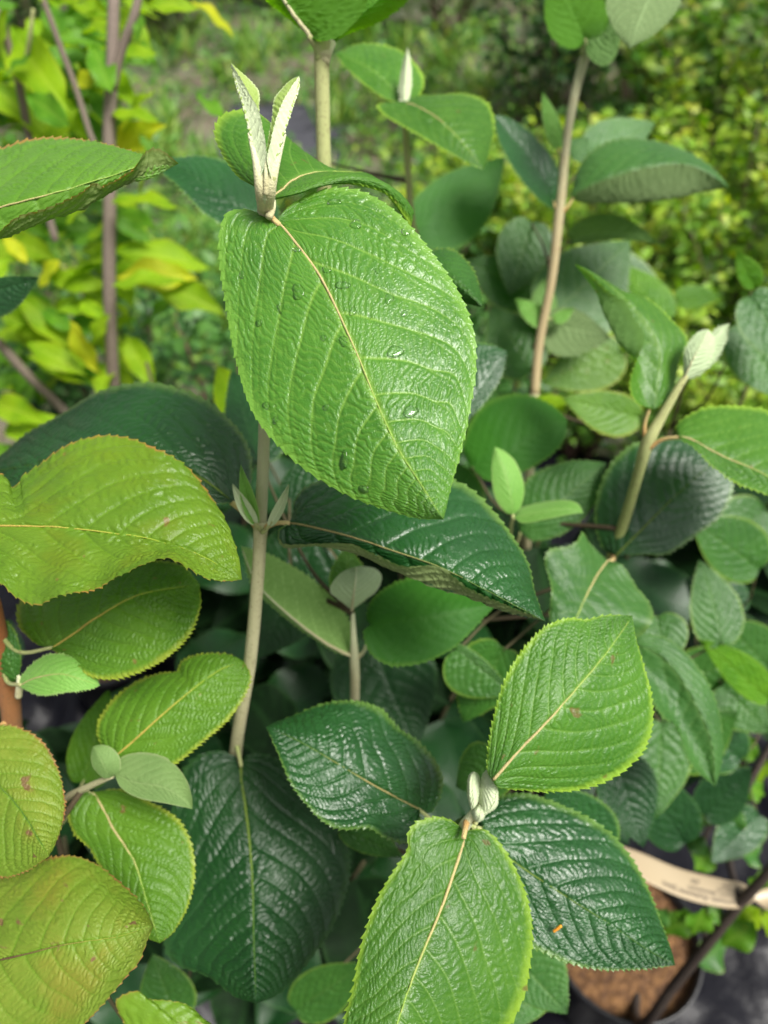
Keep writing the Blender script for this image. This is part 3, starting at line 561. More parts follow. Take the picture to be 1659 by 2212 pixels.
# ---- PR: leaning shrub on the right ----------------------------------
stem(PR, [(1320, 1205, .545), (1350, 1120, .52), (1380, 1020, .49), (1398, 958, .475), (1432, 895, .468), (1465, 838, .462), (1482, 812, .46)], [.0042, .0040, .0038, .0045, .0034, .0026, .002], STEM_GRN, n=50)
stem(PR, [(1320, 1205, .545), (1290, 1290, .60), (1270, 1400, .68), (1265, 1560, .82), (1270, 1700, 1.0)][::-1], [.008, .0065, .0055, .0048, .0042], STEM, n=30)
leaf(PR, (1476, 822), (1528, 711), [(1495, 780), (1515, 742)], [(1476, 790), (1480, 752), (1496, 728), (1512, 714)], [(1500, 815), (1530, 790), (1546, 745), (1540, 722)], (.460, .455, .46), dl=.004, dr=.006, mat='felt2', q='mid', under=True, rib=.0006, ribm=STEM_PALE, amp=.0011, K=6, Mn=0, gk=.4, name='bud_leaf')
leaf(PR, (1484, 822), (1577, 699), [(1510, 780), (1540, 735)], [(1500, 780), (1530, 725), (1555, 705)], [(1515, 808), (1550, 775), (1570, 735)], (.464, .466, .47), dl=.004, dr=-.004, mat='felt2', q='mid', under=True, amp=.0011, K=6, Mn=0, gk=.4, name='bud_leaf', ref='R')
leaf(PR, (1412, 884), (1241, 570), [(1420, 840), (1425, 760), (1395, 695), (1330, 625), (1280, 590)],
     [[(1385, 872), (1370, 830), (1372, 785), (1350, 750), (1326, 703), (1293, 636), (1265, 598)], [(1375, 870), (1359, 836), (1366, 800), (1386, 753), (1390, 718), (1372, 690), (1350, 652), (1312, 628), (1272, 590)]],
     [(1450, 860), (1466, 786), (1485, 735), (1450, 690), (1400, 646), (1346, 629), (1290, 596)], (.465, .475, .50), dl=(-.004, -.012), dr=.01, mat='bright', q='mid', ref='R', pet=[(1396, 962, .475), (1392, 920, .472), (1402, 884, .466)], amp=.0007)
leaf(PR, (1466, 942), (1770, 1120), [(1490, 948), (1560, 985), (1659, 1030)], [(1460, 922), (1480, 900), (1520, 881), (1580, 875), (1659, 888), (1730, 950), (1765, 1040)], [(1478, 955), (1500, 968), (1535, 1005), (1590, 1045), (1659, 1072), (1720, 1105)], (.46, .44, .42), dl=.03, dr=-.005, mat='bright', q='mid', pet=[(1402, 968, .474), (1430, 950, .468), (1470, 944, .46)], rib=.0007, amp=.0008)
leaf(PR, (1330, 1200), (1562, 985), [(1380, 1150), (1450, 1080), (1510, 1025)], [(1300, 1180), (1284, 1110), (1305, 1025), (1350, 970), (1400, 950), (1480, 948)], [(1385, 1198), (1440, 1197), (1500, 1160), (1560, 1112), (1582, 1060), (1578, 1015)], (.53, .52, .53), dl=.02, dr=.0, mat='dark', q='mid', rib=.0008, ribm=RIB_G)
leaf(PR, (1312, 1212), (1215, 1405), [(1290, 1242), (1265, 1290), (1245, 1335)], [(1275, 1175), (1258, 1150), (1242, 1172), (1212, 1182), (1186, 1186), (1176, 1210), (1190, 1270), (1188, 1340)], [(1345, 1222), (1375, 1268), (1400, 1298), (1412, 1332), (1392, 1365), (1330, 1395)], (.50, .47, .45), dl=.006, dr=.006, mat='grey', q='mid', rib=.0008, wave=.003, pet=[(1322, 1200, .54), (1325, 1208, .52), (1310, 1214, .50)], amp=.0009)
# light pair beside the big leaf
leaf(PR, (1108, 1112), (1068, 965), [(1105, 1080), (1090, 1020)], [(1090, 1105), (1068, 1070), (1062, 1010)], [(1125, 1095), (1132, 1050), (1115, 1000), (1090, 975)], (.50, .495, .50), dl=.002, dr=.006, mat='young', q='mid', teeth=0, amp=.0005, pet=[(1098, 1230, .56), (1103, 1150, .515), (1108, 1112, .50)], petm=STEM_GRN)
leaf(PR, (1110, 1118), (1260, 1108), [(1160, 1108), (1220, 1100)], [(1125, 1098), (1170, 1085), (1220, 1080), (1248, 1088)], [(1130, 1130), (1180, 1122), (1230, 1112)], (.50, .49, .485), dl=.012, dr=-.003, mat='young', q='mid', teeth=0, amp=.0005, pet=[(1102, 1160, .52), (1104, 1135, .508), (1110, 1118, .50)], petm=STEM_GRN)
leaf(PR, (1125, 1150), (1310, 1000), [(1180, 1110), (1250, 1050)], [(1115, 1100), (1135, 1040), (1180, 1010), (1240, 995)], [(1150, 1168), (1200, 1160), (1250, 1130), (1295, 1070)], (.56, .55, .56), dl=.01, dr=.0, mat='grey', q='mid', pet=[(1105, 1240, .60), (1112, 1190, .575), (1125, 1150, .56)], petm=STEM_GRN)
leaf(PR, (1015, 1010), (1225, 905), [(1080, 990), (1160, 940)], [(1000, 960), (1040, 880), (1110, 850), (1180, 868)], [(1060, 1040), (1130, 1020), (1195, 980), (1222, 940)], (.58, .57, .58), dl=.02, dr=.0, mat='satin', q='mid', amp=.0006)
# grey-green leaves in the lower right, rolled edge showing
leaf(PR, (1370, 1390), (1545, 1700), [(1430, 1420), (1490, 1500), (1535, 1600)], [(1380, 1370), (1440, 1380), (1500, 1430), (1545, 1510), (1562, 1620)], [[(1370, 1440), (1420, 1500), (1470, 1590), (1510, 1660)], [(1385, 1470), (1430, 1550), (1460, 1570), (1490, 1650)]], (.52, .50, .49), dl=.01, dr=(.0, -.01), mat='grey', q='mid')
qleaf(PR, (1560, 1392), (1510, 1210), 55, 58, (.60, .62), mat='mid', q='mid', bend=-5)
qleaf(PR, (1660, 1510), (1512, 1380), 32, 45, (.62, .60), mat='green')
qleaf(PR, (1640, 1230), (1490, 1120), 60, 75, (.68, .66), mat='mid')
qleaf(PR, (1600, 1330), (1480, 1250), 60, 60, (.74, .74), mat='deep')
qleaf(PR, (1420, 1330), (1440, 1450), 60, 70, (.60, .58), mat='mid')
qleaf(PR, (1290, 1860), (1180, 1690), 70, 85, (.50, .48), mat='dark', q='mid')
qleaf(PR, (1330, 1640), (1390, 1830), 70, 60, (.56, .55), mat='deep', q='mid')
qleaf(PR, (1080, 1640), (985, 1700), 70, 60, (.46, .47), mat='mid', q='mid')
qleaf(PR, (1090, 1400), (1000, 1560), 60, 75, (.50, .52), mat='mid', q='mid')
qleaf(PR, (985, 1400), (1110, 1500), 20, 75, (.505, .50), mat='mid')
qleaf(PR, (800, 1380), (900, 1620), 110, 120, (.58, .56), mat='deep', q='mid')
qleaf(PR, (1105, 2060), (1225, 2190), 80, 60, (.50, .48), mat='grey', q='mid')
qleaf(PR, (1180, 2090), (1100, 2230), 50, 50, (.54, .52), mat='mid')
qleaf(PR, (640, 2180), (790, 2080), 55, 60, (.56, .54), mat='mid')
qleaf(PA, (740, 1790), (870, 1850), 40, 30, (.46, .45), mat='mid')
qleaf(PA, (690, 1150), (560, 1420), 120, 100, (.56, .55), mat='deep', q='mid')
qleaf(PA, (620, 1080), (760, 980), 50, 60, (.52, .52), mat='deep', q='mid')
qleaf(PA, (560, 1000), (500, 800), 50, 80, (.50, .56), mat='dark', q='mid')
qleaf(PA, (530, 900), (470, 790), 45, 45, (.62, .66), mat='lime')
qleaf(PL, (380, 2200), (330, 2060), 60, 60, (.52, .52), mat='mid')
for (bb, tt, w1, w2, dd, mm) in (((1450, 1640), (1560, 1560), 50, 55, .66, 'deep'), ((1600, 1640), (1500, 1560), 55, 50, .70, 'dark'), ((1480, 1820), (1400, 1700), 50, 55, .64, 'deep'), ((1430, 1560), (1420, 1720), 60, 60, .62, 'deep'),
        ((1560, 1480), (1640, 1560), 45, 50, .68, 'mid'), ((1520, 1760), (1600, 1680), 45, 45, .72, 'deep'), ((1660, 1440), (1580, 1360), 45, 50, .70, 'deep'), ((1640, 1760), (1560, 1840), 40, 45, .76, 'dark'), ((1460, 1480), (1580, 1430), 50, 50, .70, 'deep'),
        ((1650, 1100), (1560, 1180), 55, 55, .75, 'deep'), ((1250, 1480), (1290, 1330), 50, 50, .62, 'deep'), ((1620, 640), (1700, 760), 50, 50, .62, 'grey'), ((1600, 700), (1680, 830), 50, 60, .66, 'mid'), ((1630, 620), (1600, 560), 20, 25, .64, 'green')):
    bb, tt = np.array(bb, float), np.array(tt, float); tt = tt + (tt - bb)*.3
    qleaf(PR, bb, tt, w1*1.2, w2*1.2, (dd, dd - .02), mat='mid' if mm == 'deep' and bb[1] < 1700 else mm)
# ---- PT: tall shrub behind, on the right --------------------------------
stem(PT, [(1155, 850, .70), (1165, 740, .69), (1192, 600, .67), (1208, 455, .655), (1224, 300, .64), (1245, 190, .63), (1272, 95, .62), (1290, 30, .61)], [.0048, .0046, .0044, .0050, .0042, .0042, .0046, .004], STEM_TALL, n=60)
stem(PT, [(1155, 850, .70), (1145, 960, .73), (1140, 1100, .80), (1130, 1250, .95), (1120, 1330, 1.1)][::-1], [.008, .007, .006, .0055, .005], STEM, n=30)
qleaf(PT, (1265, 90), (1190, -60), 60, 75, (.61, .58), mat='lit', under=True, q='mid')
leaf(PT, (1420, -60), (1360, 105), [(1400, 0), (1375, 60)], [(1465, -40), (1470, 10), (1420, 70)], [(1330, -40), (1308, 5), (1320, 50), (1345, 90)], (.54, .53, .52), dl=.01, dr=.005, mat='grey', q='mid', under=True)
qleaf(PT, (1262, 95), (1345, 60), 40, 60, (.61, .60), mat='mid', under=True)
leaf(PT, (1197, 455), (1066, 248), [(1180, 400), (1130, 320)], [(1160, 430), (1110, 370), (1075, 300)], [(1212, 420), (1205, 360), (1150, 290), (1100, 255)], (.655, .63, .62), dl=-.02, dr=.01, mat='dark', q='mid', pet=[(1210, 462, .655), (1202, 455, .655), (1192, 430, .65)])
leaf(PT, (1235, 425), (1575, 405), [(1300, 390), (1400, 360), (1500, 360)], [(1245, 375), (1280, 325), (1340, 300), (1420, 305), (1490, 330), (1540, 365)], [[(1250, 432), (1320, 430), (1420, 420), (1510, 408)], [(1255, 410), (1320, 385), (1400, 362), (1480, 355), (1530, 375)]], (.65, .63, .63), dl=.03, dr=(.0, -.012), mat='grey', q='mid', pet=[(1212, 462, .655), (1225, 448, .652), (1240, 425, .65)], petm=STEM_TAN)
qleaf(PT, (1270, 345), (1415, 265), 60, 45, (.72, .74), mat='grey', q='mid')
qleaf(PT, (1205, 318), (1170, 197), 17, 20, (.64, .64), mat='young')
qleaf(PT, (1228, 330), (1270, 300), 20, 35, (.66, .68), mat='grey')
qleaf(PT, (1230, 520), (1425, 528), 45, 15, (.70, .66), mat='olive', under=True, bend=20)
qleaf(PT, (1185, 690), (1360, 520), 90, 110, (.74, .76), mat='grey', q='mid')
qleaf(PT, (1178, 700), (1320, 730), 45, 60, (.70, .68), mat='grey', under=True, q='mid')
qleaf(PT, (1178, 700), (1112, 645), 22, 24, (.685, .69), mat='young')
qleaf(PT, (1176, 690), (1175, 600), 30, 28, (.70, .72), mat='olive', under=True)
qleaf(PT, (1195, 690), (1240, 665), 10, 18, (.68, .68), mat='young')
qleaf(PT, (1150, 640), (1010, 560), 60, 60, (.80, .80), mat='mid')
qleaf(PT, (1150, 480), (1100, 640), 60, 60, (.78, .78), mat='grey')
qleaf(PT, (1380, 900), (1215, 860), 55, 40, (.66, .64), mat='olive', q='mid')
qleaf(PT, (1220, 880), (1150, 860), 12, 20, (.66, .66), mat='lime')
qleaf(PT, (1340, 760), (1170, 830), 60, 60, (.80, .80), mat='olive')
qleaf(PT, (1150, 800), (1060, 660), 70, 60, (.76, .78), mat='mid')
qleaf(PT, (1290, 560), (1460, 700), 60, 50, (.9, .9), mat='mid')
qleaf(PT, (1440, 690), (1340, 570), 30, 45, (.84, .86), mat='green')
qleaf(PT, (1460, 650), (1560, 640), 30, 20, (.86, .86), mat='green')
# ---- PC: thick pale stem and its neighbour ------------------------------
stem(PC, [(700, 60, .405), (695, 110, .41), (697, 250, .425), (700, 390, .44), (700, 560, .48), (690, 800, .56)][::-1], [.0058, .0050, .0046, .0046, .0048, .0046], STEM_GRN, n=40)
leaf(PC, (672, 82), (560, -90), [(640, 40), (600, -20)], [(620, 40), (570, 0), (540, -40)], [(700, 88), (745, 70), (790, 10), (780, -60), (680, -110)], (.405, .395, .38), dl=.01, dr=-.012, mat='lit', q='mid', under=True, rib=.0016, ribm=STEM_PALE, pet=[(690, 130, .41), (684, 105, .408), (668, 78, .404)], petm=STEM_GRN, petr=.002)
leaf(PC, (716, 95), (900, -70), [(760, 50), (830, -10)], [(740, 60), (790, -10), (840, -60)], [(760, 72), (820, 50), (880, 5), (905, -40)], (.412, .40, .40), dl=.0, dr=.02, mat='lit', q='mid', under=True, pet=[(701, 135, .41), (708, 115, .411), (718, 92, .412)], petm=STEM_PALE, petr=.0026)
stem(PC, [(700, 125, .409), (703, 105, .411), (708, 75, .414)], [.0035, .003, .002], STEM_PALE, name='bud')
stem(PC, [(903, 620, .66), (896, 520, .62), (888, 460, .60), (878, 320, .57), (872, 225, .55)], [.0034, .0032, .003, .0028, .0026], STEM_GRN, n=30)
qleaf(PC, (872, 220), (880, 100), 12, 15, (.55, .545), mat='felt', under=True, name='bud_leaf', q='mid', amp=.0006, dl=.004, dr=.004)
leaf(PC, (866, 222), (724, 115), [(850, 195), (800, 150)], [(835, 215), (790, 185), (745, 145)], [(895, 225), (916, 180), (900, 140), (850, 103), (780, 95)], (.56, .57, .585), dl=-.005, dr=.03, mat='bright', q='mid')
leaf(PC, (870, 222), (1045, 368), [(905, 232), (950, 260), (1000, 310)], [(880, 212), (940, 205), (1010, 204), (1055, 225), (1068, 270), (1060, 320)], [(840, 222), (813, 228), (830, 250), (890, 285), (960, 325), (1010, 352)], (.55, .53, .52), dl=.03, dr=-.006, mat='bright', q='mid', rib=.0006)
qleaf(PC, (900, 500), (1090, 340), 60, 90, (.68, .70), mat='satin', q='mid', amp=.0005)
leaf(PC, (905, 560), (1042, 662), [(950, 580), (1000, 620)], [(930, 542), (980, 540), (1020, 580), (1035, 620)], [(930, 620), (980, 650), (1010, 655)], (.42, .40, .39), dl=.02, dr=.01, mat='mid', q='mid', teeth=18)
leaf(PC, (960, 950), (1096, 760), [(1010, 880), (1060, 810)], [(960, 840), (1010, 745), (1060, 745)], [(1020, 900), (1055, 860), (1085, 810)], (.50, .50, .51), dl=.01, dr=.0, mat='dark', q='mid')
leaf(PC, (600, 520), (330, 350), [(540, 470), (460, 410), (400, 370)], [(540, 510), (450, 470), (380, 400), (345, 370)], [(600, 440), (540, 370), (450, 338), (380, 340)], (.50, .50, .52), dl=-.008, dr=.02, mat='dark', q='mid', seed=9)
qleaf(PL, (-60, 640), (85, 600), 25, 60, (.45, .44), mat='dark', q='mid')
qleaf(PC, (640, 330), (560, 420), 60, 60, (.66, .66), mat='mid')
qleaf(PC, (1000, 1120), (960, 980), 50, 60, (.62, .62), mat='mid')

# ================================================================== generic leaves for the shaded inside of the shrubs
def generic_leaf(length, width, droop, fold, mat, nu=22, nv=6, ovate=True, seed=0, amp=.0010, twist=0.):
    u = np.linspace(0, 1, nu+1); a = np.linspace(-1, 1, 2*nv+1)
    if ovate: w = np.interp(u, [0, .03, .12, .3, .45, .65, .85, .95, 1], [0, .5, .82, .99, 1, .8, .4, .15, 0])
    else: w = np.interp(u, [0, .06, .2, .4, .55, .75, .9, 1], [0, .18, .62, .97, 1, .68, .28, 0])
    x = a[None, :] * w[:, None] * width; y = u[:, None]*length + 0*x
    y = y - (np.abs(a)[None, :]**2) * (1-u)[:, None] * (.06*length if ovate else 0)
    z = -droop*(u[:, None]**2)*length + fold*np.abs(x) + .004*np.sin(u*13 + seed)[:, None]*np.abs(a)[None, :]**2
    tw = twist*u[:, None]; x, z = x*np.cos(tw) - z*np.sin(tw)*.0 + 0, z + x*np.sin(tw)
    P = np.stack([x, y, z], -1)
    me, _, _ = grid_mesh(P, u, a, None, seed, 4, 0, amp, length, width, M[mat], False)
    # x across, y along: cross(du,dv) must point +z
    if me.polygons[len(me.polygons)//2].normal.z < 0: me.flip_normals()
    return me
def place(me, parent, base, direction, up=(0, 0, 1), scale=1., roll=0.):
    y = Vector(direction).normalized(); z = Vector(up); z = (z - y*z.dot(y))
    if z.length < 1e-4: z = Vector((1, 0, 0))
    z.normalize(); x = y.cross(z)
    R = Matrix((x, y, z)).transposed() @ Matrix.Rotation(roll, 3, 'Y')
    o = bpy.data.objects.new('leaf', me); col.objects.link(o); o.parent = parent
    o.matrix_basis = Matrix.Translation(Vector(base) - Vector(parent.location)) @ R.to_4x4() @ Matrix.Scale(scale, 4)
    return o
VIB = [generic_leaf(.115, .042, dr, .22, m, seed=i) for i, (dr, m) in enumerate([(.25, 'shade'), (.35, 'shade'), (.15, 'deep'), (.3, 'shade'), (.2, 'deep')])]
def hidden_leaves(plant, path, n, lim_y=980, lim_d=.58):
    P = [Vector(p) for p in path]
    c = 0
    for k in range(n):
        f = k / n * (len(P) - 1); i = min(int(f), len(P)-2); b = P[i].lerp(P[i+1], f - i)
        a0 = 2.4*k + random.uniform(-.4, .4)
        for s in (0, math.pi):
            a = a0 + s; dv = Vector((math.cos(a), math.sin(a), random.uniform(-.25, .35))); sc = random.uniform(.75, 1.2)
            ok = True
            for q in (.1, .6, 1.0):
                for w in (-.04, .04):
                    x, y, d = proj(b + dv.normalized()*.115*q*sc + Vector((-dv.y, dv.x, 0)).normalized()*w)
                    if d < lim_d or y < lim_y: ok = False
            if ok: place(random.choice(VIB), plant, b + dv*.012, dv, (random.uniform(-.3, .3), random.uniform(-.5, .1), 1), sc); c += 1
    return c
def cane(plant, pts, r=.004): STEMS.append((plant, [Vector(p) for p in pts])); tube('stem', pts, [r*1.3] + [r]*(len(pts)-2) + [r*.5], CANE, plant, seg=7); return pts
random.seed(11)
for plant, tops in ((PA, [(-.16, .42, .80), (.02, .33, .76), (-.05, .50, .86), (.08, .42, .74), (-.22, .30, .72), (-.02, .26, .68), (.14, .34, .72), (.12, .28, .62), (-.14, .22, .64), (.2, .4, .74)]),
                    (PL, [(-.40, .36, .84), (-.30, .26, .74), (-.52, .40, .85), (-.36, .22, .66), (-.24, .34, .78), (-.28, .20, .62), (-.2, .26, .7)]),
                    (PR, [(.34, .66, .92), (.46, .74, .94), (.30, .58, .80), (.50, .62, .82), (.42, .56, .74), (.36, .48, .80), (.44, .44, .72), (.30, .44, .66), (.52, .50, .80)]),
                    (PT, [(.16, .72, .98), (.05, .66, .9), (.20, .60, .84), (.02, .56, .78)]),
                    (PC, [(-.18, .74, .96), (-.28, .64, .86), (-.10, .66, .88), (-.30, .76, .95)])):
    b = Vector(plant.location)
    for t in tops:
        t = Vector(t); m = b.lerp(t, .5) + Vector((random.uniform(-.03, .03), random.uniform(-.03, .03), 0))
        hidden_leaves(plant, cane(plant, [b, m, t]), 11)

# leaf stalks: every traced leaf reaches the nearest stem of its own shrub
for o, plant, b, back in LOOSE:
    best = None
    for pl, pts in STEMS:
        if pl is not plant: continue
        for a, c in zip(pts[:-1], pts[1:]):
            for f in (0, .25, .5, .75, 1):
                q = a.lerp(c, f); dd = (q - b).length * (1.0 if q.z < b.z + .01 else 1.6)
                if best is None or dd < best[0]: best = (dd, q)
    L = (best[1] - b).length
    if L < .004: continue
    m = b.lerp(best[1], .45) + back*min(.02, L*.25) + Vector((0, 0, -.12*L))
    p = tube('petiole', [best[1], m, b - back*.002], [.0016 if L < .05 else .0020, .0012, .0010], STEM_GRN if L < .05 else CANE, None, seg=7); p.parent = o

# ================================================================== lime shrub on the left, behind
PG = empty('lime_shrub', (-.56, .86, .235), 'lime and yellow lance-leaved shrub with grey-brown stems', 'shrub')
def wstem(pts, r, mat=BARK): return stem(PG, pts, r, mat, n=30)
wstem([(246, -30, .80), (243, 120, .82), (236, 290, .85), (237, 440, .88), (236, 620, .92), (242, 780, .97), (250, 950, 1.05), (240, 1150, 1.2)][::-1], [.011, .0095, .0085, .0085, .0082, .008, .0072, .0068])
wstem([(242, 190, .83), (262, 110, .815), (288, 40, .80), (305, -30, .79)], [.006, .0055, .005, .0045])
wstem([(-10, 20, .80), (22, 110, .82), (45, 200, .84), (70, 330, .88), (120, 520, .92)], [.005, .005, .005, .005, .005][:5])
wstem([(90, -10, .78), (130, 100, .80), (165, 195, .82), (195, 290, .84), (225, 360, .86)], [.0034, .0036, .0036, .0036, .004])
wstem([(-20, 720, 1.0), (60, 810, 1.02), (140, 890, 1.06), (200, 980, 1.1)], [.007, .007, .007, .0075])
wstem([(48, 180, .83), (62, 100, .80), (72, 20, .78)], [.003, .0026, .002], STEM_GRN)
LIM = [generic_leaf(.10, .021, dr, .25, m, ovate=False, seed=i, amp=.0004, twist=tw) for i, (dr, m, tw) in enumerate(
      [(.25, 'lime', .2), (.1, 'green', -.3), (.4, 'lime', .5), (.2, 'gold', -.2), (.3, 'lime', -.5), (.15, 'green', .3)])]
def px_leaf(plant, me, bx, by, tx, ty, d0, d1, L0, up=(-.1, -.5, 1), roll=0., wide=1.):
    a = UP(bx, by, d0); b = UP(tx, ty, d1); return place(me, plant, a, b - a, up, (b - a).length / L0, roll)
random.seed(5)
LL = [(-40, 175, 125, 285, 0), (140, 105, 236, 12, 0), (110, 170, 60, 75, 3), (30, 60, 80, 190, 2), (235, 100, 110, 70, 1), (90, 5, 40, -60, 0), (200, 30, 150, -40, 2),
      (150, 190, 215, 150, 3), (230, 175, 150, 180, 1), (60, 205, 145, 265, 1), (240, 250, 330, 235, 0), (330, 195, 240, 275, 4), (110, 200, 195, 300, 4), (240, 330, 335, 260, 3),
      (485, 262, 424, 193, 1), (318, 12, 420, 0, 0), (410, -2, 512, 62, 3), (310, 30, 290, 90, 1), (100, 330, 140, 215, 4), (300, 290, 340, 340, 1),
      (-30, 570, 120, 480, 0), (105, 600, 218, 612, 0), (60, 570, 5, 500, 3), (40, 640, 168, 745, 0), (150, 690, 206, 815, 3), (-10, 660, 100, 735, 4), (60, 740, 160, 790, 2),
      (130, 760, 110, 700, 0), (240, 440, 372, 412, 0), (245, 545, 448, 552, 0), (250, 600, 420, 585, 3), (310, 605, 470, 640, 4), (245, 620, 385, 570, 2), (255, 500, 150, 520, 1),
      (240, 470, 330, 520, 1), (235, 560, 130, 560, 4), (240, 680, 180, 740, 0), (248, 745, 335, 795, 0), (270, 720, 328, 830, 4), (245, 780, 200, 850, 0), (230, 690, 160, 640, 4),
      (-20, 870, 70, 890, 4), (10, 935, 120, 905, 0), (60, 960, 150, 900, 1), (-30, 960, 60, 1010, 1), (200, 420, 130, 470, 0), (260, 420, 225, 500, 4), (190, 520, 240, 470, 0),
      (380, 640, 300, 700, 1), (20, 560, -60, 620, 0), (130, 560, 70, 620, 3), (330, 350, 280, 430, 0), (200, 100, 240, 190, 1), (20, 20, -30, 120, 0), (70, 120, 0, 160, 1)]
for i, (bx, by, tx, ty, m) in enumerate(LL):
    d = .80 + .00022*by + random.uniform(-.05, .05)
    px_leaf(PG, LIM[m], bx, by, tx, ty, d, d + random.uniform(-.05, .03), .10, (random.uniform(-.4, .3), random.uniform(-.9, -.2), 1), random.uniform(-.3, .3))
for i in range(80):
    by = random.choice([random.uniform(-30, 290), random.uniform(470, 830)]); bx = random.uniform(-30, 250); a = random.uniform(-.5, .9) + (math.pi if random.random() < .45 else 0); ln = random.uniform(75, 125)
    d = .86 + .0002*by + random.uniform(0, .08)
    px_leaf(PG, LIM[random.choice([0, 1, 2, 4, 5, 0, 1])], bx, by, bx + ln*math.cos(a), by + ln*math.sin(a), d, d + random.uniform(-.05, .04), .10, (random.uniform(-.5, .4), random.uniform(-.9, -.1), 1))
for i in range(190):
    bx, by = random.choice([(238, random.uniform(-20, 800)), (random.uniform(-20, 120), random.uniform(0, 900)), (random.uniform(80, 220), random.uniform(0, 300))])
    a = random.uniform(0, 6.28); ln = random.uniform(60, 110); d = .93 + .0002*by + random.uniform(-.03, .12)
    px_leaf(PG, LIM[random.choice([0, 1, 1, 2, 4, 5, 5])], bx, by, bx + ln*math.cos(a), by + ln*.8*math.sin(a), d, d + random.uniform(-.06, .06), .10, (random.uniform(-.4, .4), random.uniform(-.8, .1), 1))

# ================================================================== background foliage built of many small leaves
def leaf_cloud(name, parent, pts, dirs, sizes, tint, mat, aspect=.36, fold=.25, kind='stuff', curl=.2):
    """many small pointed leaves, each six triangles, as one mesh"""
    n = len(pts); pts = np.asarray(pts, float); D = np.asarray(dirs, float); D /= np.linalg.norm(D, axis=1)[:, None] + 1e-9
    up = RNG.normal(0, .45, (n, 3)) + np.array([0, -.15, 1.]); X = np.cross(D, up); X /= np.linalg.norm(X, axis=1)[:, None] + 1e-9; Z = np.cross(X, D)
    s = np.asarray(sizes)[:, None]
    tpl = [(0, 0, 0), (-aspect*.8, .3, fold*aspect), (0, .35, .02), (aspect*.8, .3, fold*aspect), (-aspect*.7, .65, fold*aspect - curl*.4), (0, .68, -curl*.35), (aspect*.7, .65, fold*aspect - curl*.4), (0, 1, -curl)]
    V = np.stack([pts + s*(x*X + y*D + z*Z) for x, y, z in tpl], 1).reshape(-1, 3)
    f = np.array([(0, 2, 1, 1), (0, 3, 2, 2), (1, 2, 5, 4), (2, 3, 6, 5), (4, 5, 7, 7), (5, 6, 7, 7)])
    b = (np.arange(n)*8)[:, None]
    me = bpy.data.meshes.new(name)
    quads = [f[2], f[3]]; tris = [f[0][:3], f[1][:3], f[4][:3], f[5][:3]]
    T = np.concatenate([(b + t[None, :]) for t in tris] + [(b + q[None, [0, 1, 2]]) for q in quads] + [(b + q[None, [0, 2, 3]]) for q in quads])
    me = mesh_np(name, V, T, mat, attrs={'tint': np.repeat(tint, 8)})
    o = link(name, me, parent)
    if kind: o['kind'] = kind
    return o
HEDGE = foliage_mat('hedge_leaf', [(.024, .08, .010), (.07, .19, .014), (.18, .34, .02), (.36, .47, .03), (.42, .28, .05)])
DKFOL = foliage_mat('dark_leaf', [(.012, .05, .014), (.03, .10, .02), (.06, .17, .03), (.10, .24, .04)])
WEED = foliage_mat('weed_leaf', [(.03, .10, .015), (.06, .18, .02), (.11, .26, .03), (.21, .34, .035), (.30, .31, .06)])
TWIG = plain_mat('twig', (.09, .05, .035), (.16, .10, .07), 60)
def bush(name, loc, rx, h, nst, nlf, size, mat, label, cat='shrub', group=None, tint=(.0, 1.), seed=0):
    r = np.random.default_rng(seed); x, y = loc; z = ground_z(x, y)
    t = empty(name, (x, y, z), label, cat, group)
    pts, dirs, tn = [], [], []
    for i in range(nst):
        a = r.uniform(0, 6.28); k = r.uniform(.15, 1)**.6; hh = h*r.uniform(.6, 1.05)
        e = np.array([x + rx*k*math.cos(a), y + rx*k*math.sin(a)*.8, z + hh]); s = np.array([x + .12*rx*math.cos(a), y + .12*rx*math.sin(a), z])
        m = (s + e)/2 + r.normal(0, .02, 3) + np.array([0, 0, hh*.12])
        tube('stem', [s, m, e], [.005, .0035, .0015], TWIG, t, seg=5, n=6)
        sh = r.uniform(-.15, .15)
        for j in range(nlf // nst):
            f = r.uniform(.12, 1)**.75; c = s*(1-f)**2 + 2*m*f*(1-f) + e*f*f
            a2 = r.uniform(0, 6.28); el = r.uniform(-.2, .9); dv = np.array([math.cos(a2)*math.cos(el), math.sin(a2)*math.cos(el), math.sin(el)])
            off = r.uniform(0, .055) if f > .2 else 0
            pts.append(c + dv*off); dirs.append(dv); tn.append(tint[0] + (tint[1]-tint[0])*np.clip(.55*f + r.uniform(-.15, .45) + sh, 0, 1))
    leaf_cloud('foliage', t, pts, dirs, size*r.uniform(.6, 1.3, len(pts)), np.array(tn), mat)
    return t
HL = ['broad yellow-green hedge shrub facing the grey-green drooping viburnum leaf', 'yellow-green hedge shrub right beside the upper tan stem', 'tallest yellow-green hedge shrub beside the dark bush', 'yellow-green hedge shrub growing up against the bank',
      'low yellow-green hedge shrub below the tan-stemmed viburnum leaves', 'low yellow-green hedge shrub beside the curled viburnum leaf', 'narrow yellow-green hedge shrub above the silvery folded bud', 'thin yellow-green hedge shrub between bare bank and the tan stem', 'tall yellow-green hedge shrub half hiding the bushes of the bank']
DL = ['dark green shrub between the lime shrub trunk and the big wet leaf', 'dark green shrub behind the thin stem of the drooping pale leaves', 'dark green shrub hidden behind the lime leaves', 'dark green shrub at the foot of the weedy bank']
FL = ['dark green bush on the bank behind the tall tan stem', 'green bush on the bank beside the tall hedge shrub', 'dark bush on the bank behind the lime shrub', 'green bush at the far end of the hedge', 'distant dark bush above the grey ground sheet', 'distant green bush on top of the bank behind the drooping pale leaves',
      'distant dark bush on the bank above the lime shrub', 'green bush rising between hedge and bank', 'dark bush behind the tallest hedge shrub']
HB = 'yellow-green hedge shrubs behind the viburnums'
